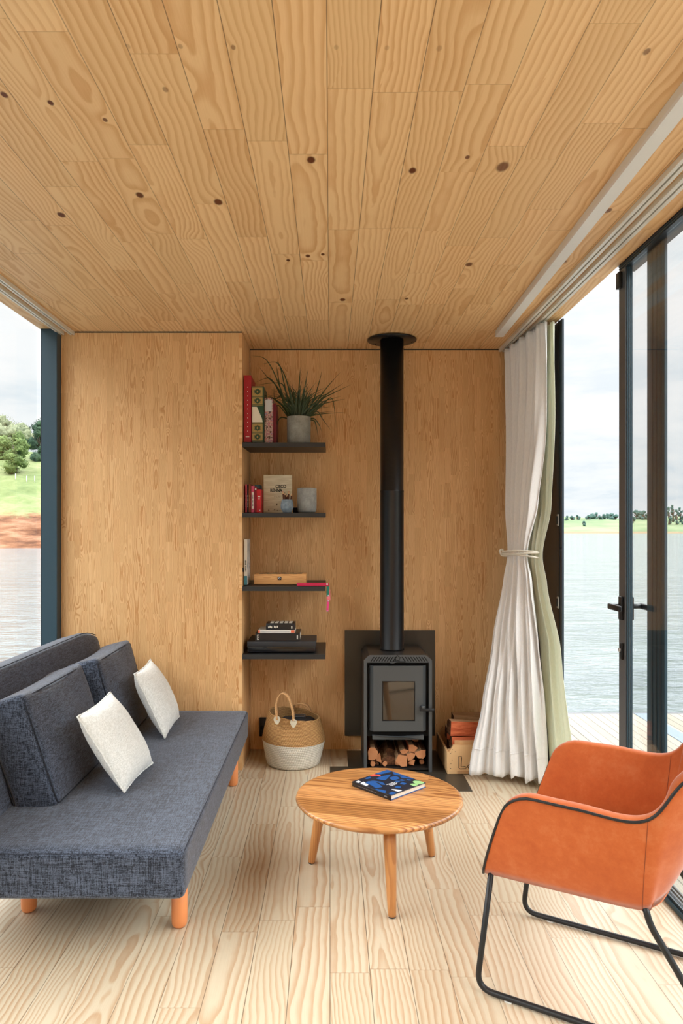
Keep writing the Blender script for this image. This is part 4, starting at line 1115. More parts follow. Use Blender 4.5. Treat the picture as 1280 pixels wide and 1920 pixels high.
for (a, c_) in ((462, 545), (560, 630), (830, 905), (920, 990)):
    cz = (zz1(a)+zz1(c_))/2; cx_ = xa+w/2
    pts = []
    for i in range(24):
        r_ = .019 if i % 2 == 0 else .012
        aa = 2*PI*i/24; pts.append(Vector((cx_+math.cos(aa)*r_*1.15, 3.9484, cz+math.sin(aa)*r_)))
    b.prism(pts, (0, .0006, 0), grn)
    b.box((cx_-.004, 3.948, cz-.006), (cx_+.004, 3.9484, cz+.006), gold)
for y in (455, 551, 637, 812, 822, 912, 1000): b.box((xa, 3.9488, zz1(y)-.0012), (xa+w, 3.9502, zz1(y)+.0012), gold)
b.obj('spine_ornament', o)
b = MB(); b.prism([(xa, 3.9492, zz1(808)), (xa+w, 3.9492, zz1(808)), (xa+w*.93, 3.9492, zz1(770)), (xa+w*.45, 3.9492, zz1(655)), (xa, 3.9492, zz1(655))], (0, .001, 0), solid('cream_label', (226, 218, 194))); b.obj('spine_label', o, label='blank cream label')
t_ = NT('collage_spine'); p_ = t_.coord(); n_ = t_.noise(p_, 55., 4, .7); 
t_.bsdf(t_.ramp(n_, [(.34, lin(34,34,40)), (.44, lin(110,60,48)), (.50, lin(196,184,170)), (.55, lin(176,60,56)), (.64, lin(120,140,164))]), .35); COLLAGE = t_.mat
o, x0, x1, z0, z1 = upbook(0, 495.8, 511, 746, 3.96, .19, COLLAGE, 'glossy book with a colourful collage spine', G1)
b = MB(); b.box((x0+.004, 3.9592, z1-.075), (x1-.004, 3.9602, z1-.01), solid('silver_grey_print', (190, 190, 186)))
b.text('19', .03, Matrix.Translation(((x0+x1)/2, 3.9588, z1-.04)) @ Matrix.Rotation(PI/2, 4, 'X'), solid('cream_label', (226, 218, 194)), .0006) if False else None
b.obj('spine_title', o)
upbook(0, 511.8, 517.5, 756, 4.00, .17, solid('wine_cover', (120, 26, 44)), 'slim dark red book half hidden beside the potted grass', G1)

def pot(i, pxc, r, py_top, Y, mat, name, lab, cat, wall=.006, prof=None):
    x = (pxc-CX)*Y/F; z0 = ztop(i, Y+r*.9)+.001; h = EYE-(py_top-CY)*(Y)/F-z0
    t = thing(name, lab, cat, (x, Y, z0))
    return t, x, z0, h
t, x, z0, h = pot(0, 560, .066, 782, 4.05, M['concrete'], 'potted_grass', 'spiky green grass plant in a grey concrete pot on the top shelf', 'potted plant')
b = MB(); r = .0665; b.lathe([(0, 0), (r-.006, 0), (r-.002, .004), (r, .012), (r+.001, h-.004), (r-.001, h), (r-.009, h), (r-.011, h-.02), (0, h-.02)], (x, 4.05, z0), M['concrete'], 48); pt = b.obj('pot', t)
b = MB(); b.lathe([(0, h-.019), (r-.012, h-.019), (r-.012, h-.014), (0, h-.010)], (x, 4.05, z0), plain('soil', lin(44,32,22), .95), 24); b.obj('soil', t)
def foliage():
    b = MB(); base = Vector((x, 4.05, z0+h-.012)); tb = bmesh.new()
    def blade(p0, p1, p2, p3, w):
        pts = catmull([p0, p1, p2, p3], 5); n = len(pts); L = []
        side0 = None
        for k, p in enumerate(pts):
            d = (pts[min(k+1, n-1)]-pts[max(k-1, 0)]).normalized()
            s = d.cross(Vector((.2, -1, .25))).normalized()
            ww = w*(1-(k/(n-1))**2.2)*.5+.0002
            lift = d.cross(s)*ww*.5
            L.append((tb.verts.new(p-s*ww+lift), tb.verts.new(p), tb.verts.new(p+s*ww+lift)))
        for a, c in zip(L, L[1:]):
            tb.faces.new((a[0], a[1], c[1], c[0])); tb.faces.new((a[1], a[2], c[2], c[1]))
    K = 240/1280.
    def q(X, Y_, dy): p = P(440+X*K, 640+Y_*K, 4.05+dy); return p
    rng = random.Random(3)
    heroes = [[(560,740),(430,400),(310,180),(165,142)], [(570,740),(500,450),(430,220),(265,228)], [(560,745),(450,520),(350,370),(215,405)],
              [(560,745),(500,470),(420,415),(230,435)], [(600,740),(520,400),(440,225),(420,200)], [(560,740),(440,480),(320,350),(235,245)],
              [(700,740),(790,580),(840,420),(875,280)], [(710,745),(820,600),(930,450),(1055,310)], [(710,745),(840,600),(960,500),(1085,420)],
              [(715,745),(860,590),(1000,510),(1165,432)], [(715,745),(850,640),(960,605),(1105,575)], [(720,745),(870,640),(975,575),(1015,870)],
              [(700,745),(760,640),(850,540),(872,700)], [(700,745),(820,700),(880,780),(965,895)], [(700,750),(790,770),(840,830),(870,905)], [(690,750),(790,790),(815,850),(828,935)],
              [(660,750),(690,790),(705,830),(718,875)], [(680,750),(735,790),(745,850),(750,935)], [(620,740),(640,500),(650,350),(655,260)], [(640,740),(690,520),(710,400),(735,275)],
              [(600,740),(590,600),(560,480),(530,400)], [(560,745),(470,640),(420,600),(345,540)], [(550,750),(470,760),(430,800),(415,880)], [(545,745),(440,640),(400,700),(400,810)],
              [(560,745),(480,560),(400,570),(390,450)], [(640,740),(700,600),(720,500),(715,370)], [(540,745),(480,590),(430,330),(415,240)]]
    for L_ in heroes:
        dy = rng.uniform(-.04, .06)
        pts = [q(X, Y_, dy*(k/3)) for k, (X, Y_) in enumerate(L_)]
        pts[0] = base+Vector((max(-.05, min(.05, pts[0].x-base.x)), rng.uniform(-.03, .03), 0))
        blade(*pts, .0075)
    for k in range(120):
        a = rng.uniform(0, 2*PI); rr = .045*math.sqrt(rng.random()); p0 = base+Vector((math.cos(a)*rr, math.sin(a)*rr, 0))
        tx = rng.gauss(0, .085); ty = rng.gauss(0, .05); hh = rng.uniform(.09, .22)-abs(tx)*.35
        ty = max(-.12, min(.13, ty))
        p3 = p0+Vector((tx*1.15, ty, hh)); p1 = p0+Vector((tx*.25, ty*.25, hh*.42)); p2 = p0+Vector((tx*.62, ty*.6, hh*.8))
        blade(p0, p1, p2, p3, rng.uniform(.004, .008))
    b.add(tb, M['leaf'], None, True); b.obj('foliage', t)
foliage()

# second shelf
G2 = 'small upright books on the second shelf'
sp = [(459.8, 462.6, 908, 'thin pink book at the left end of the second shelf', (196, 70, 92)), (463.0, 465.8, 908.5, 'thin black book next to the pink one', (34, 20, 34)),
      (466.3, 469.8, 907.5, 'brown and orange book in the small red row', (138, 62, 28)), (470.8, 476.6, 911, 'pink book with a long white spine label', (214, 84, 120)),
      (477.6, 480.6, 913.5, 'thin crimson book between the pink and the bright red ones', (150, 20, 34)), (481, 489.6, 917.5, 'bright red book, widest of the small row', (200, 24, 36))]
for k, (a, c_, y, lab, col) in enumerate(sp):
    o, x0, x1, z0, z1 = upbook(1, a, c_, y, 3.98, .12, solid('paperback_%s' % lab.split()[1]+str(k), col), lab, G2)
    if k == 3:
        b = MB(); b.box((x0+.003, 3.9792, z0+.02), (x1-.003, 3.9802, z1-.035), M['white']); lb = b.obj('spine_label', o, label='white label')
        b = MB()
        for j in range(16): b.box((x0+.006, 3.9787, z0+.035+j*.004), (x1-.006, 3.9792, z0+.0372+j*.004), M['ink']) if j % 5 != 4 else None
        b.obj('lettering', o)
    elif k == 5:
        b = MB(); b.box((x0+.006, 3.9792, z0+.085), (x1-.006, 3.9802, z0+.091), M['white']); b.box((x0+.008, 3.9792, z0+.074), (x1-.008, 3.9802, z0+.077), M['white'])
        b.box((x0+.014, 3.9792, z0+.008), (x1-.006, 3.9802, z0+.014), M['white']); b.obj('spine_lettering', o)
    elif k == 4:
        b = MB(); b.box((x0+.0003, 3.9792, z1-.016), (x1-.0003, 3.9802, z1-.006), M['white']); b.obj('spine_lettering', o)
    else:
        b = MB(); 
        for j in range(10): b.box((x0+.0025, 3.9793, z0+.03+j*.007), (x1-.0025, 3.9802, z0+.033+j*.007), M['white'] if k != 2 else gold)
        b.obj('spine_lettering', o)
x0, x1, z0, z1 = up(1, 471, 485, 910.5, 4.11)
T = Matrix.Translation((x0+.02, 4.11, ztop(1, 4.27)+.001)); book('book', 'blue edged book standing behind the small red row', T, .12, z1-z0, .03, solid('steel_blue_cover', (86, 130, 160)), G2)
# CISCO RENNA panel
Yp = 4.06; x0, x1, z0, z1 = up(1, 493.8, 547.2, 890.5, Yp); z0 = ztop(1, Yp+.016)+.0005
t = thing('lettered_box', 'cream wooden board lettered CISCO RENNA standing on the second shelf', 'printed box', ((x0+x1)/2, Yp, z0))
tn = NT('whitewashed_board'); p_ = tn.coord(); n_ = tn.noise(tn.vm('MULTIPLY', p_, (4., 4., 40.)), 3., 4, .6)
tn.bsdf(tn.ramp(n_, [(.3, lin(186,172,138)), (.7, lin(220,212,186))]), .6)
b = MB(); b.box((x0, Yp, z0), (x1, Yp+.016, z1), tn.mat, .001, 1); bd = b.obj('panel', t)
b = MB(); ST = lambda X, Y_: Matrix.Translation((P(470+X*150/1280, 870+Y_*150/1280, Yp).x, Yp-.0005, P(470+X*150/1280, 870+Y_*150/1280, Yp).z)) @ Matrix.Rotation(PI/2, 4, 'X')
b.text('CISCO', .025, ST(480, 362), M['ink'], .0008, sx=.82, bold=.0009); b.text('RENNA', .025, ST(405, 425), M['ink'], .0008, sx=.82, bold=.0009)
b.obj('lettering', bd)
b = MB()
def r4(X0, Y0_, X1, Y1_): 
    a = P(470+X0*150/1280, 870+Y0_*150/1280, Yp); c_ = P(470+X1*150/1280, 870+Y1_*150/1280, Yp)
    b.box((a.x, Yp-.0006, c_.z), (c_.x, Yp+.0004, a.z), solid('brown_print', (92, 70, 44)))
r4(305, 478, 490, 482); r4(405, 630, 420, 665); r4(418, 632, 434, 645); r4(275, 735, 298, 745); r4(283, 724, 290, 735); r4(345, 746, 400, 748); r4(372, 722, 390, 738); r4(415, 738, 440, 748); r4(450, 740, 490, 743)
b.text('V \\ 3 J', .014, ST(420, 524), solid('brown_print', (92, 70, 44)), .0006)
b.obj('small_print', bd)
# cup with pencils
Yc = 3.99; xc = (538-CX)*Yc/F; z0 = ztop(1, Yc+.03)+.0008
t = thing('pencil_cup', 'small round blue grey cup on the second shelf in front of the lettered board', 'cup', (xc, Yc, z0))
hh = EYE-(936.5-CY)*Yc/F-z0
b = MB(); b.lathe([(0, 0), (.023, 0), (.023, .006), (.028, .010), (.034, .022), (.036, .036), (.034, .054), (.029, hh), (.025, hh), (.030, .05), (.030, .03), (0, .012)], (xc, Yc, z0), M['bluestone'], 40); b.obj('bowl', t)
for k, (px, tipc, lean, nm) in enumerate(((530.2, (226, 40, 70), -.004, 'crimson'), (533.8, (24, 24, 30), .0, 'black'), (539.5, (30, 90, 50), .004, 'green'), (541.5, (226, 84, 34), .003, 'orange'), (546.6, (236, 216, 196), .006, 'pale'), (537, (40, 60, 120), .0, 'blue'))):
    xb = (px-CX)*Yc/F; yk = Yc-.010+.006*(k % 3); zt_ = EYE-((922+2*(k % 3))-CY)*Yc/F+(.004 if k < 4 else 0)
    o = thing('pencil', 'wooden colour pencil with %s tip standing in the small blue cup' % nm, 'pencil', (xb, yk, z0+.02), 'colour pencils in the cup')
    a = Vector((xc+(xb-xc)*.6, Yc+(yk-Yc)*.7, z0+.016)); e = Vector((xb, yk, zt_)); d = (e-a).normalized()
    b = MB(); b.tube([a, e-d*.017], .0043, solid('pencil_bark', (92, 48, 30), .7), 7); b.obj('shaft', o)
    b = MB(); b.tube([e-d*.017, e-d*.006], [.0043, .0018], solid('cut_pencil_wood', (224, 180, 132)), 7); b.tube([e-d*.006, e], [.0018, .0005], solid('pencil_%s' % nm, tipc), 7); b.obj('tip', o)
Yv = 4.05; xv = (575.3-CX)*Yv/F; z0 = ztop(1, Yv+.05)+.0008; hh = EYE-(915.5-CY)*Yv/F-z0
b = MB(); r = .0545; b.lathe([(0, 0), (r-.010, 0), (r-.004, .004), (r-.001, .014), (r+.0005, .05), (r, hh-.003), (r-.002, hh), (r-.008, hh), (r-.009, .02), (0, .015)], (xv, Yv, z0), M['concrete2'], 48)
tag(b.obj('concrete_vase', origin=(xv, Yv, z0)), 'empty grey concrete cylinder vase on the second shelf', 'vase')
a = P(549, 951.5, 4.11); c_ = P(559, 961, 4.11); z0 = ztop(1, 4.15)+.0008
b = MB(); b.box((a.x, 4.11, z0), (c_.x+.004, 4.16, a.z), solid('midnight_blue', (18, 28, 58)), .003, 2)
tag(b.obj('blue_box', origin=(a.x, 4.12, z0)), 'tiny midnight blue box between the cup and the concrete vase', 'box')

# third shelf
x0, x1, z0, z1 = up(2, 457.5, 463, 1011, 3.96); z0 = ztop(2, 4.1)+.0008
tn = NT('poster_cover'); p_ = tn.coord(); n_ = tn.noise(tn.vm('MULTIPLY', p_, (1., 2., 1.)), 14., 3, .6)
tn.bsdf(tn.ramp(n_, [(.34, lin(90,130,150)), (.46, lin(226,226,220)), (.60, lin(226,226,220)), (.68, lin(140,50,60))]), .4)
o = thing('book', 'slim white book standing upright alone on the third shelf', 'book', (x0, 3.96, z0))
b = MB(); hh = z1-z0
b.box((x0, 3.96, z0), (x0+.0015, 4.12, z0+hh), M['white']); b.box((x1-.0015, 3.96, z0), (x1, 4.12, z0+hh), tn.mat); b.box((x0+.0015, 3.96, z0), (x1-.0015, 3.9615, z0+hh), M['white']); b.obj('cover', o)
b = MB(); b.box((x0+.0016, 3.9616, z0+.002), (x1-.0016, 4.118, z0+hh-.002), M['pages']); b.obj('page_block', o)
b = MB(); 
for j in range(12): b.box((x0+.005, 3.9592, z0+.075+j*.006), (x1-.004, 3.9602, z0+.0785+j*.006), M['ink']) if j % 6 != 5 else None
b.box((x0, 3.9592, z0+.0), (x1, 3.9602, z0+.05), solid('teal_print', (70, 140, 160))); b.obj('spine_lettering', o)
b = MB(); q = P(456.3, 1068, 3.955); b.box((XN+.0003, 3.93, q.z-.012), (XN+.006, 3.95, q.z+.012), M['black'], .002, 2)
tag(b.obj('switch_button', origin=q), 'tiny black button on the niche side beside the white book', 'button')
# dark wooden game box
K = 240/1280.
Yg = 3.985; a = P(440+192*K, 980+515*K, Yg); c_ = P(440+712*K, 980+603*K, Yg); z0 = ztop(2, Yg+.12)+.0008
t = thing('game_box', 'flat pale wooden game box with a checkered lid on the third shelf', 'game box', ((a.x+c_.x)/2, Yg+.06, z0))
b = MB(); b.box((a.x, Yg, z0), (c_.x, Yg+.15, a.z), M['boxwood'], .0015, 2); bx_ = b.obj('body', t)
b = MB(); nx, ny = 10, 4; wx = (c_.x-a.x-.05)/nx; wy = .12/ny
for i in range(nx):
    for j in range(ny):
        if (i+j) % 2 == 0: b.box((a.x+.025+i*wx, Yg+.015+j*wy, a.z), (a.x+.025+(i+1)*wx, Yg+.015+(j+1)*wy, a.z+.0006), solid('dark_green_inlay', (30, 54, 44)))
b.obj('checker_inlay', bx_)
b = MB(); q = P(440+447*K, 980+557*K, Yg-.002); b.box((q.x-.010, Yg-.003, q.z-.009), (q.x+.010, Yg, q.z+.009), M['black'], .002, 2); b.lathe([(.003, 0), (.006, 0), (.006, .002), (.003, .002)], (q.x, Yg-.003, q.z), M['silver'], 16, Matrix.Rotation(PI/2, 4, 'X')); b.obj('latch', bx_, label='black and silver latch')
# folding ruler, pink, hanging over the shelf end
t = thing('folding_ruler', 'magenta folding strip toy with teal and pink links hanging off the third shelf', 'folding toy', P(600, 1096, 3.93))
mg = solid('magenta_wood', (196, 22, 74), .4); tl = solid('teal_wood', (20, 126, 108), .4); pk = solid('salmon_wood', (226, 120, 128), .4); hp = solid('hot_pink_wood', (222, 60, 128), .4)
def link(pa, pb, w, m_, Y_, dz=0):
    A_, B_ = P(*pa, Y_), P(*pb, Y_); d = (B_-A_); L_ = d.length; ang = math.atan2(d.z, d.x)
    T = Matrix.Translation(A_) @ Matrix.Rotation(-ang, 4, 'Y'); b = MB(); b.box((-.003, 0, -w/2), (L_+.003, .005, w/2), m_, .0015, 2, T=T); b.obj('link', t)
zr = ztop(2, 3.93)
b = MB(); q0, q1 = P(556.5, 1094, 3.925), P(616.5, 1094, 3.925)
b.box((q0.x, 3.914, zr+.0012), (q1.x, 3.934, zr+.019), mg, .0025, 2); b.obj('link', t)
b = MB(); b.box((q1.x-.014, 3.9132, zr+.008), (q1.x-.006, 3.9138, zr+.018), M['white'], 0); b.obj('marking', t)
link((614.5, 1098), (614.5, 1118), .015, tl, 3.917); link((616.5, 1106), (617.5, 1122), .012, pk, 3.925); link((615, 1119.5), (616, 1125), .020, pk, 3.915); link((615, 1126), (613.5, 1146), .012, hp, 3.909)
b = MB()
for (px, py) in ((615.3, 1117), (615.2, 1127), (613.3, 1146)):
    q = P(px, py, 3.906); b.lathe([(0, 0), (.004, 0), (.004, .003), (0, .003)], q, M['silver'], 12, Matrix.Rotation(-PI/2, 4, 'X'))
b.obj('rivet', t)

# fourth shelf: the dark stack
def flat(name, lab, cat, X0, X1, Yt, Yb, Yf, depth, mat, grp, rot=0., pages=False, zt=None):
    a = P(440+X0*K, 980+Yt*K, Yf); c_ = P(440+X1*K, 980+Yb*K, Yf)
    return a.x, c_.x, a.z, c_.z
G4 = 'dark stack on the lowest shelf'
zb = ztop(3, 4.2)+.0008
def flatbox(name, lab, cat, X0, X1, Yf, depth, hgt, mat, mat2=None, mb=True):
    global zb
    x0 = (440+X0*K-CX)*Yf/F; x1 = (440+X1*K-CX)*Yf/F
    o = thing(name, lab, cat, ((x0+x1)/2, Yf+depth/2, zb), G4)
    if mat2 is None:
        b = MB(); b.box((x0, Yf, zb), (x1, Yf+depth, zb+hgt), mat, .0015, 2); b.obj('case', o)
    else:
        b = MB(); b.box((x0, Yf, zb), (x1, Yf+depth, zb+.0018), mat); b.box((x0, Yf, zb+hgt-.0018), (x1, Yf+depth, zb+hgt), mat); b.box((x0, Yf, zb+.0018), (x1, Yf+.002, zb+hgt-.0018), mat); b.obj('cover', o)
        b = MB(); b.box((x0+.002, Yf+.002, zb+.0019), (x1-.002, Yf+depth-.002, zb+hgt-.0019), mat2); b.obj('page_block', o)
    r_ = (x0, x1, zb, zb+hgt); zb += hgt+.0004
    return o, r_
o, r_ = flatbox('black_case', 'flat glossy black case, bottom of the dark stack', 'box', 128, 805, 3.945, .24, .031, solid('gloss_black', (16, 16, 18), .2))
b = MB(); b.tube([(r_[0]+.001, 3.9445, r_[3]-.002), (r_[1]-.001, 3.9445, r_[3]-.002)], .001, solid('brass_edge', (120, 110, 84), .4), 6)
b.box((-.37, 3.942, r_[3]-.005), (-.345, 3.945, r_[3]+.0002), M['black']); b.obj('edge_trim', o)
o, r_ = flatbox('black_folder', 'matt charcoal portfolio box lying on the glossy black case', 'box', 122, 812, 3.94, .25, .028, solid('charcoal_card', (40, 41, 44), .5))
o, r_ = flatbox('book', 'thick black book under the white one in the lowest shelf stack', 'book', 205, 652, 3.96, .17, .044, solid('ink_black_cover', (18, 18, 22), .35), M['pages'])
b = MB()
for k in range(5): b.box((r_[0]+.010, 3.9592, r_[2]+.007+k*.0062), (r_[0]+.019-.003*(k % 2), 3.9602, r_[2]+.0105+k*.0062), M['white'])
b.box((r_[1]-.018, 3.9592, r_[2]+.010), (r_[1]-.012, 3.9602, r_[3]-.012), M['white']); b.obj('spine_lettering', o)
o, r_ = flatbox('book', 'thin white book with orange spine ends in the lowest shelf stack', 'book', 232, 600, 3.965, .15, .015, M['white'], M['pages'])
b = MB(); og = solid('orange_spine', (222, 96, 58)); b.box((r_[0]+.001, 3.9642, r_[2]+.001), (r_[0]+.010, 3.9652, r_[3]-.001), og); b.box((r_[1]-.022, 3.9642, r_[2]+.001), (r_[1]-.002, 3.9652, r_[3]-.001), og)
b.box((r_[0]+.012, 3.9642, r_[2]+.005), (r_[1]-.03, 3.9652, r_[2]+.009), solid('grey_lettering', (120, 122, 126))); b.obj('spine_lettering', o)
o, r_ = flatbox('domino_box', 'small black printed game box, topmost of the dark stack', 'box', 312, 600, 3.97, .11, .036, solid('ink_black_cover', (18, 18, 22), .35))
b = MB(); gw = M['pages']
rg = random.Random(5)
for i in range(5):
    for j in range(2):
        xx = r_[0]+.022+i*.026; yy = 3.985+j*.05
        b.box((xx, yy, r_[3]), (xx+.018, yy+.035, r_[3]+.0006), gw)
for (i, k) in ((0, 0), (1, 1), (2, 0), (4, 1), (5, 0), (6, 1)):
    b.box((r_[0]+.012+i*.008, 3.9694, r_[2]+.010+k*.003), (r_[0]+.018+i*.008, 3.9702, r_[2]+.020+k*.004), gw)
b.box((r_[1]-.020, 3.9694, r_[2]+.008), (r_[1]-.014, 3.9702, r_[2]+.022), gw); b.obj('box_print', o)

# ------------------------------------------------------------------ outdoors
def outdoors():
    b = MB(); WL = -.45
    b.box((1.262, -3, -.05), (5.2, 5.13, -.004), M['deck'])
    dk = b.obj('deck'); struct(dk, 'pale board deck outside the glass door', 'deck')
    b = MB(); b.box((2.18, -3, -.004), (2.28, 5.128, -.001), solid('galvanised_strip', (120, 134, 148), .4, metal=.3))
    struct(b.obj('deck_strip'), 'blue grey metal strip running along the deck', 'deck strip')
    b = MB(); b.box((1.262, 5.13, -.16), (5.2, 5.16, -.004), M['framegrey']); b.box((-1.62, YB+.1, -.3), (1.26, YB+.13, -.06), M['framegrey'])
    struct(b.obj('deck_edge'), 'grey metal edge beam around the deck', 'deck edge')
    # water
    b = MB(); b.box((-1200, -300, WL-.02), (1200, 1800, WL), M['water']); w = b.obj('lake'); tag(w, 'calm rippled grey green lake surrounding the cabin', 'lake', kind='stuff')
    # left bank
    prof = [(60, -.9), (67, -.6), (68.5, .2), (70.5, .9), (72, 1.8), (75, 2.9), (79, 3.6), (85, 5.0), (93, 7.3), (100, 9.3), (108, 11.4), (115, 12.8), (130, 14.0), (160, 15.0)]
    def hp(y):
        for (a, za), (c, zc_) in zip(prof, prof[1:]):
            if y <= c: return za+(zc_-za)*(max(y, a)-a)/(c-a)
        return prof[-1][1]
    def hl(x, y):
        return hp(y+1.2*math.sin(x*.09))+.35*noise.noise(Vector((x*.35, y*.5, 0)))*(1 if y > 68.5 else .3)-.04*(x+29)
    b = MB(); b.grid(lambda u, v: Vector((-95+u*75, 60+v*100, hl(-95+u*75, 60+v*100))), 150, 200, M['bank'])
    tag(b.obj('grassy_bank'), 'green hillside with an eroded red clay bank beyond the left window', 'hillside', kind='structure')
    def tree(name, lab, cat, x, y, z, h, w_, mat, grp, seed, trunk=.25, leaf=.28, cards=True, nb=9, cut=.35):
        rg = random.Random(seed)
        o = thing(name, lab, cat, (x, y, z), grp)
        b = MB(); b.tube([(x, y, z-.3), (x+.02*h, y, z+h*.35), (x-.01*h, y, z+h*.7)], [trunk*.6, trunk*.45, trunk*.2], M['trunk'], 8)
        for k in range(4):
            a = rg.uniform(0, 2*PI); b.tube([(x, y, z+h*.3), (x+math.cos(a)*w_*.3, y+math.sin(a)*w_*.3, z+h*.68)], [trunk*.3, trunk*.08], M['trunk'], 6)
        b.obj('trunk', o)
        b = MB(); cs = []
        for k in range(nb):
            f = k/(nb-1) if nb > 1 else .5; zz = z+h*(cut+(.92-cut)*f); ww = w_*.5*math.sin(PI*(.22+.66*f))
            a = rg.uniform(0, 2*PI); cs.append((Vector((x+math.cos(a)*ww*.55, y+math.sin(a)*ww*.55, zz)), w_*rg.uniform(.17, .29)))
        for c_, r_ in cs:
            t_ = bmesh.new(); bmesh.ops.create_icosphere(t_, subdivisions=3, radius=r_*.86)
            for v in t_.verts:
                d = v.co.normalized(); v.co += d*r_*(.5*noise.noise(d*2.2+c_)+.3*noise.noise(d*6+c_)); v.co.z *= .85; v.co += c_
            b.add(t_, mat, None, True)
        if cards:
            t_ = bmesh.new()
            for c_, r_ in cs:
                for k in range(170):
                    d = Vector((rg.gauss(0, 1), rg.gauss(0, 1), rg.gauss(0, 1))).normalized(); p_ = c_+Vector((d.x, d.y, d.z*.85))*r_*rg.uniform(.85, 1.35)
                    a1 = Vector((rg.gauss(0, 1), rg.gauss(0, 1), rg.gauss(0, 1))).normalized(); a2 = a1.cross(d).normalized(); s_ = leaf*rg.uniform(.25, .6)
                    t_.faces.new([t_.verts.new(p_+a1*s_), t_.verts.new(p_+a2*s_*.5), t_.verts.new(p_-a1*s_), t_.verts.new(p_-a2*s_*.5)])
            b.add(t_, mat)
        b.obj('foliage', o)
    for (px, yy, top, wpx, mat, nm, lab, sd, cut) in [
        (30, 96, 812, 44, 'fol1', 'bush', 'rounded olive green bush on the slope in front of the trees', 1, .12),
        (8, 118, 788, 62, 'fol3', 'tree', 'dusty green tree with a pinkish crown at the far left', 2, .3),
        (-25, 112, 800, 66, 'fol3', 'tree', 'dusty green tree partly outside the left window edge', 3, .3),
        (44, 134, 800, 44, 'fol3', 'tree', 'thin open crowned tree behind the olive bush', 4, .4),
        (74, 106, 790, 38, 'fol2', 'tree', 'dark dense evergreen tree next to the steel post', 5, .08),
        (100, 114, 795, 60, 'fol2', 'tree', 'dark evergreen behind the steel post', 6, .1),
        (6, 105, 822, 36, 'fol1', 'tree', 'light green tree beside the dusty tree on the hill', 7, .1)]:
        x = (px-CX)*yy/F; z = hl(x, yy); zt_ = EYE-(top-CY)*yy/F
        if px in (-25, 100): continue
        tree(nm, lab, 'tree' if nm == 'tree' else 'bush', x, yy, z-.2, zt_-z+.2, wpx*yy/F*1.15, M[mat], 'trees on the left hillside', sd, cut=cut, nb=12)
    for (px, lab) in ((29, 'leftmost thin white fence post on the green slope'), (50, 'middle thin fence post on the green slope'), (65, 'rightmost thin fence post on the green slope')):
        yy = 92.; x = (px-CX)*yy/F; z = hl(x, yy); b = MB(); b.tube([(x, yy, z-.1), (x, yy, z+.8)], .05, M['white'], 6)
        tag(b.obj('fence_post', origin=(x, yy, z)), lab, 'fence post', 'fence posts on the slope')
    # far shore on the right
    def hr(x, y):
        d = y-(338+6*math.sin(x*.03)); 
        if d < 0: return WL-.3
        base = min(d*.035, 1.2)+11.5*(1-math.exp(-max(0, d-15)/130.))
        return WL+.1+base+(2.6*noise.noise(Vector((x*.011, y*.008, 1)))+.8*noise.noise(Vector((x*.05, y*.03, 4))))*min(1, d/90)
    b = MB(); b.grid(lambda u, v: Vector((-60+u*620, 325+v**1.6*520, hr(-60+u*620, 325+v**1.6*520))), 220, 90, M['field'])
    tag(b.obj('far_shore'), 'low green fields along the far shore beyond the lake', 'shore', kind='structure')
    rg = random.Random(11)
    FG = 'distant trees on the far shore'
    spots = [(1062, 420, 9, 8), (1072, 430, 8, 9), (1082, 440, 9, 10), (1094, 380, 10, 9), (1103, 440, 7, 10), (1112, 450, 9, 13), (1118, 460, 11, 8), (1124, 430, 7, 9), (1130, 440, 9, 12), (1138, 460, 8, 12),
             (1147, 440, 10, 13), (1153, 430, 8, 15), (1186, 400, 12, 12), (1192, 450, 16, 16), (1200, 440, 14, 14), (1207, 430, 16, 14), (1214, 450, 14, 12)]
    for k, (px, yy, h_, w_) in enumerate(spots):
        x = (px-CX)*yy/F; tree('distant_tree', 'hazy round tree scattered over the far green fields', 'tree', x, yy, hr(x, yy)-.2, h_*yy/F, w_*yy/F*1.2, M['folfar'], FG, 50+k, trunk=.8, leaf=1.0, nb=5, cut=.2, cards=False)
    for k in range(16):
        px = 1226+k*7.; yy = (385, 412)[k % 2]; x = (px-CX)*yy/F; h_ = 30+4*math.sin(k*.5)+rg.uniform(-3, 5)
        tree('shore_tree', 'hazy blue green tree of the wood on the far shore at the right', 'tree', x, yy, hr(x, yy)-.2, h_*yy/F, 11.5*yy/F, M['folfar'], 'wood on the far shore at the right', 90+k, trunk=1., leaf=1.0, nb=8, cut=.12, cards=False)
outdoors()

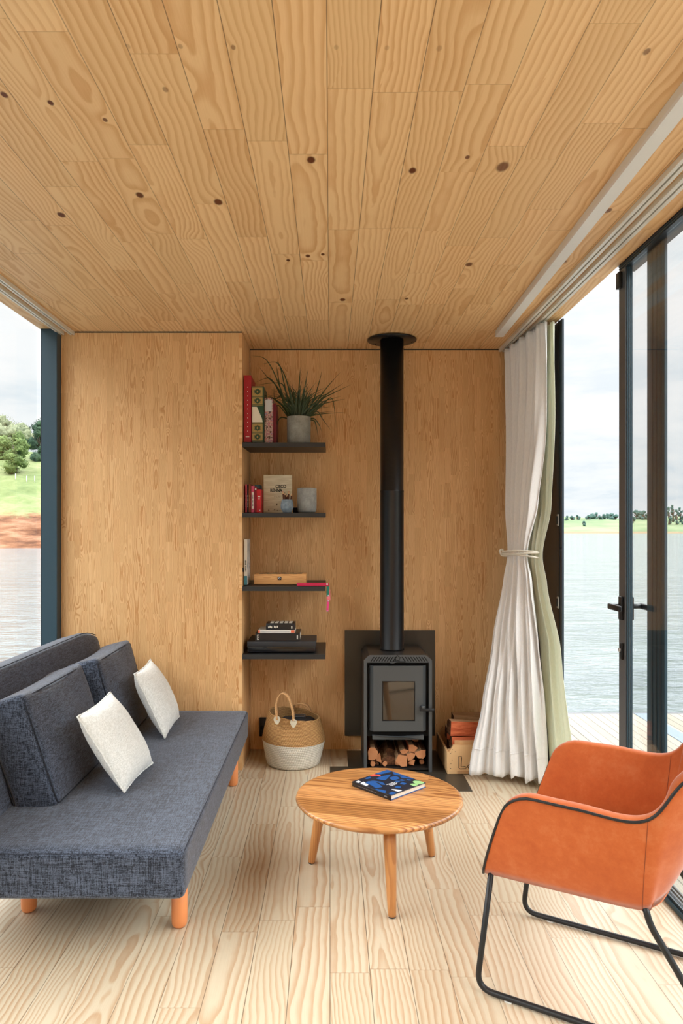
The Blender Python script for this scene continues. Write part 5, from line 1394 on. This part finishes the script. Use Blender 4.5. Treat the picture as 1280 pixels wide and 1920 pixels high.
# ------------------------------------------------------------------ sky, camera
def world():
    w = bpy.data.worlds.new('overcast_sky'); SC.world = w; w.use_nodes = True; t = w.node_tree; t.nodes.clear()
    n = NT.__new__(NT); n.t = t; n.mat = None
    out = n.n('ShaderNodeOutputWorld'); bg = n.n('ShaderNodeBackground')
    d = n.coord('Generated'); x = n.sep(d)
    z = n.m('MAXIMUM', x[2], 0.)
    q = n.xyz(n.m('DIVIDE', x[0], n.m('ADD', z, .12)), n.m('DIVIDE', x[1], n.m('ADD', z, .12)), 0.)
    cl = n.noise(q, .75, 6, .58)
    cl2 = n.noise(n.vm('MULTIPLY', d, (2.2, 2.2, 9.)), 2.2, 6, .6)
    f = n.m('ADD', n.m('MULTIPLY', cl, .3), n.m('MULTIPLY', cl2, .7))
    low = n.ramp(f, [(.40, lin(208, 223, 234)), (.48, lin(232, 239, 243)), (.58, lin(246, 249, 250))])
    high = n.mix(n.sstep(f, .38, .54), lin(236, 242, 246), lin(251, 252, 253))
    col = n.mix(n.sstep(z, .03, .25), low, high)
    st = n.m('ADD', 1.0, n.m('MULTIPLY', n.sstep(z, .375, .50), FILL_BAND))  # extra sky brightness added in a band above the view to light the room
    st = n.m('SUBTRACT', st, n.m('MULTIPLY', n.sstep(z, .72, .92), FILL_BAND*.75))
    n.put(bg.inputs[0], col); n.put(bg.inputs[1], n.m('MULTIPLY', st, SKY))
    t.links.new(bg.outputs[0], out.inputs[0])
SKY = .93; FILL_BAND = 6.5
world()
sun = bpy.data.lights.new('overcast_sun', 'SUN'); sun.energy = .32; sun.angle = math.radians(40); sun.color = (1., .97, .92)
so = bpy.data.objects.new('overcast_sun', sun); COL.objects.link(so); so.rotation_euler = (math.radians(30), math.radians(50), 0)

cam = bpy.data.cameras.new('camera'); co = bpy.data.objects.new('camera', cam); COL.objects.link(co)
co.location = (0, 0, EYE); co.rotation_euler = (PI/2, 0, 0)
cam.sensor_fit = 'VERTICAL'; cam.sensor_height = 36.; cam.lens = F/1920*36.
cam.shift_x = (640-CX)/1920.; cam.shift_y = (CY-960)/1920.
cam.clip_start = .05; cam.clip_end = 4000
SC.camera = co
SC.view_settings.view_transform = 'Standard'; SC.view_settings.look = 'None'; SC.view_settings.gamma = 1.0
SC.view_settings.use_curve_mapping = False
SC.view_settings.exposure = 0.25
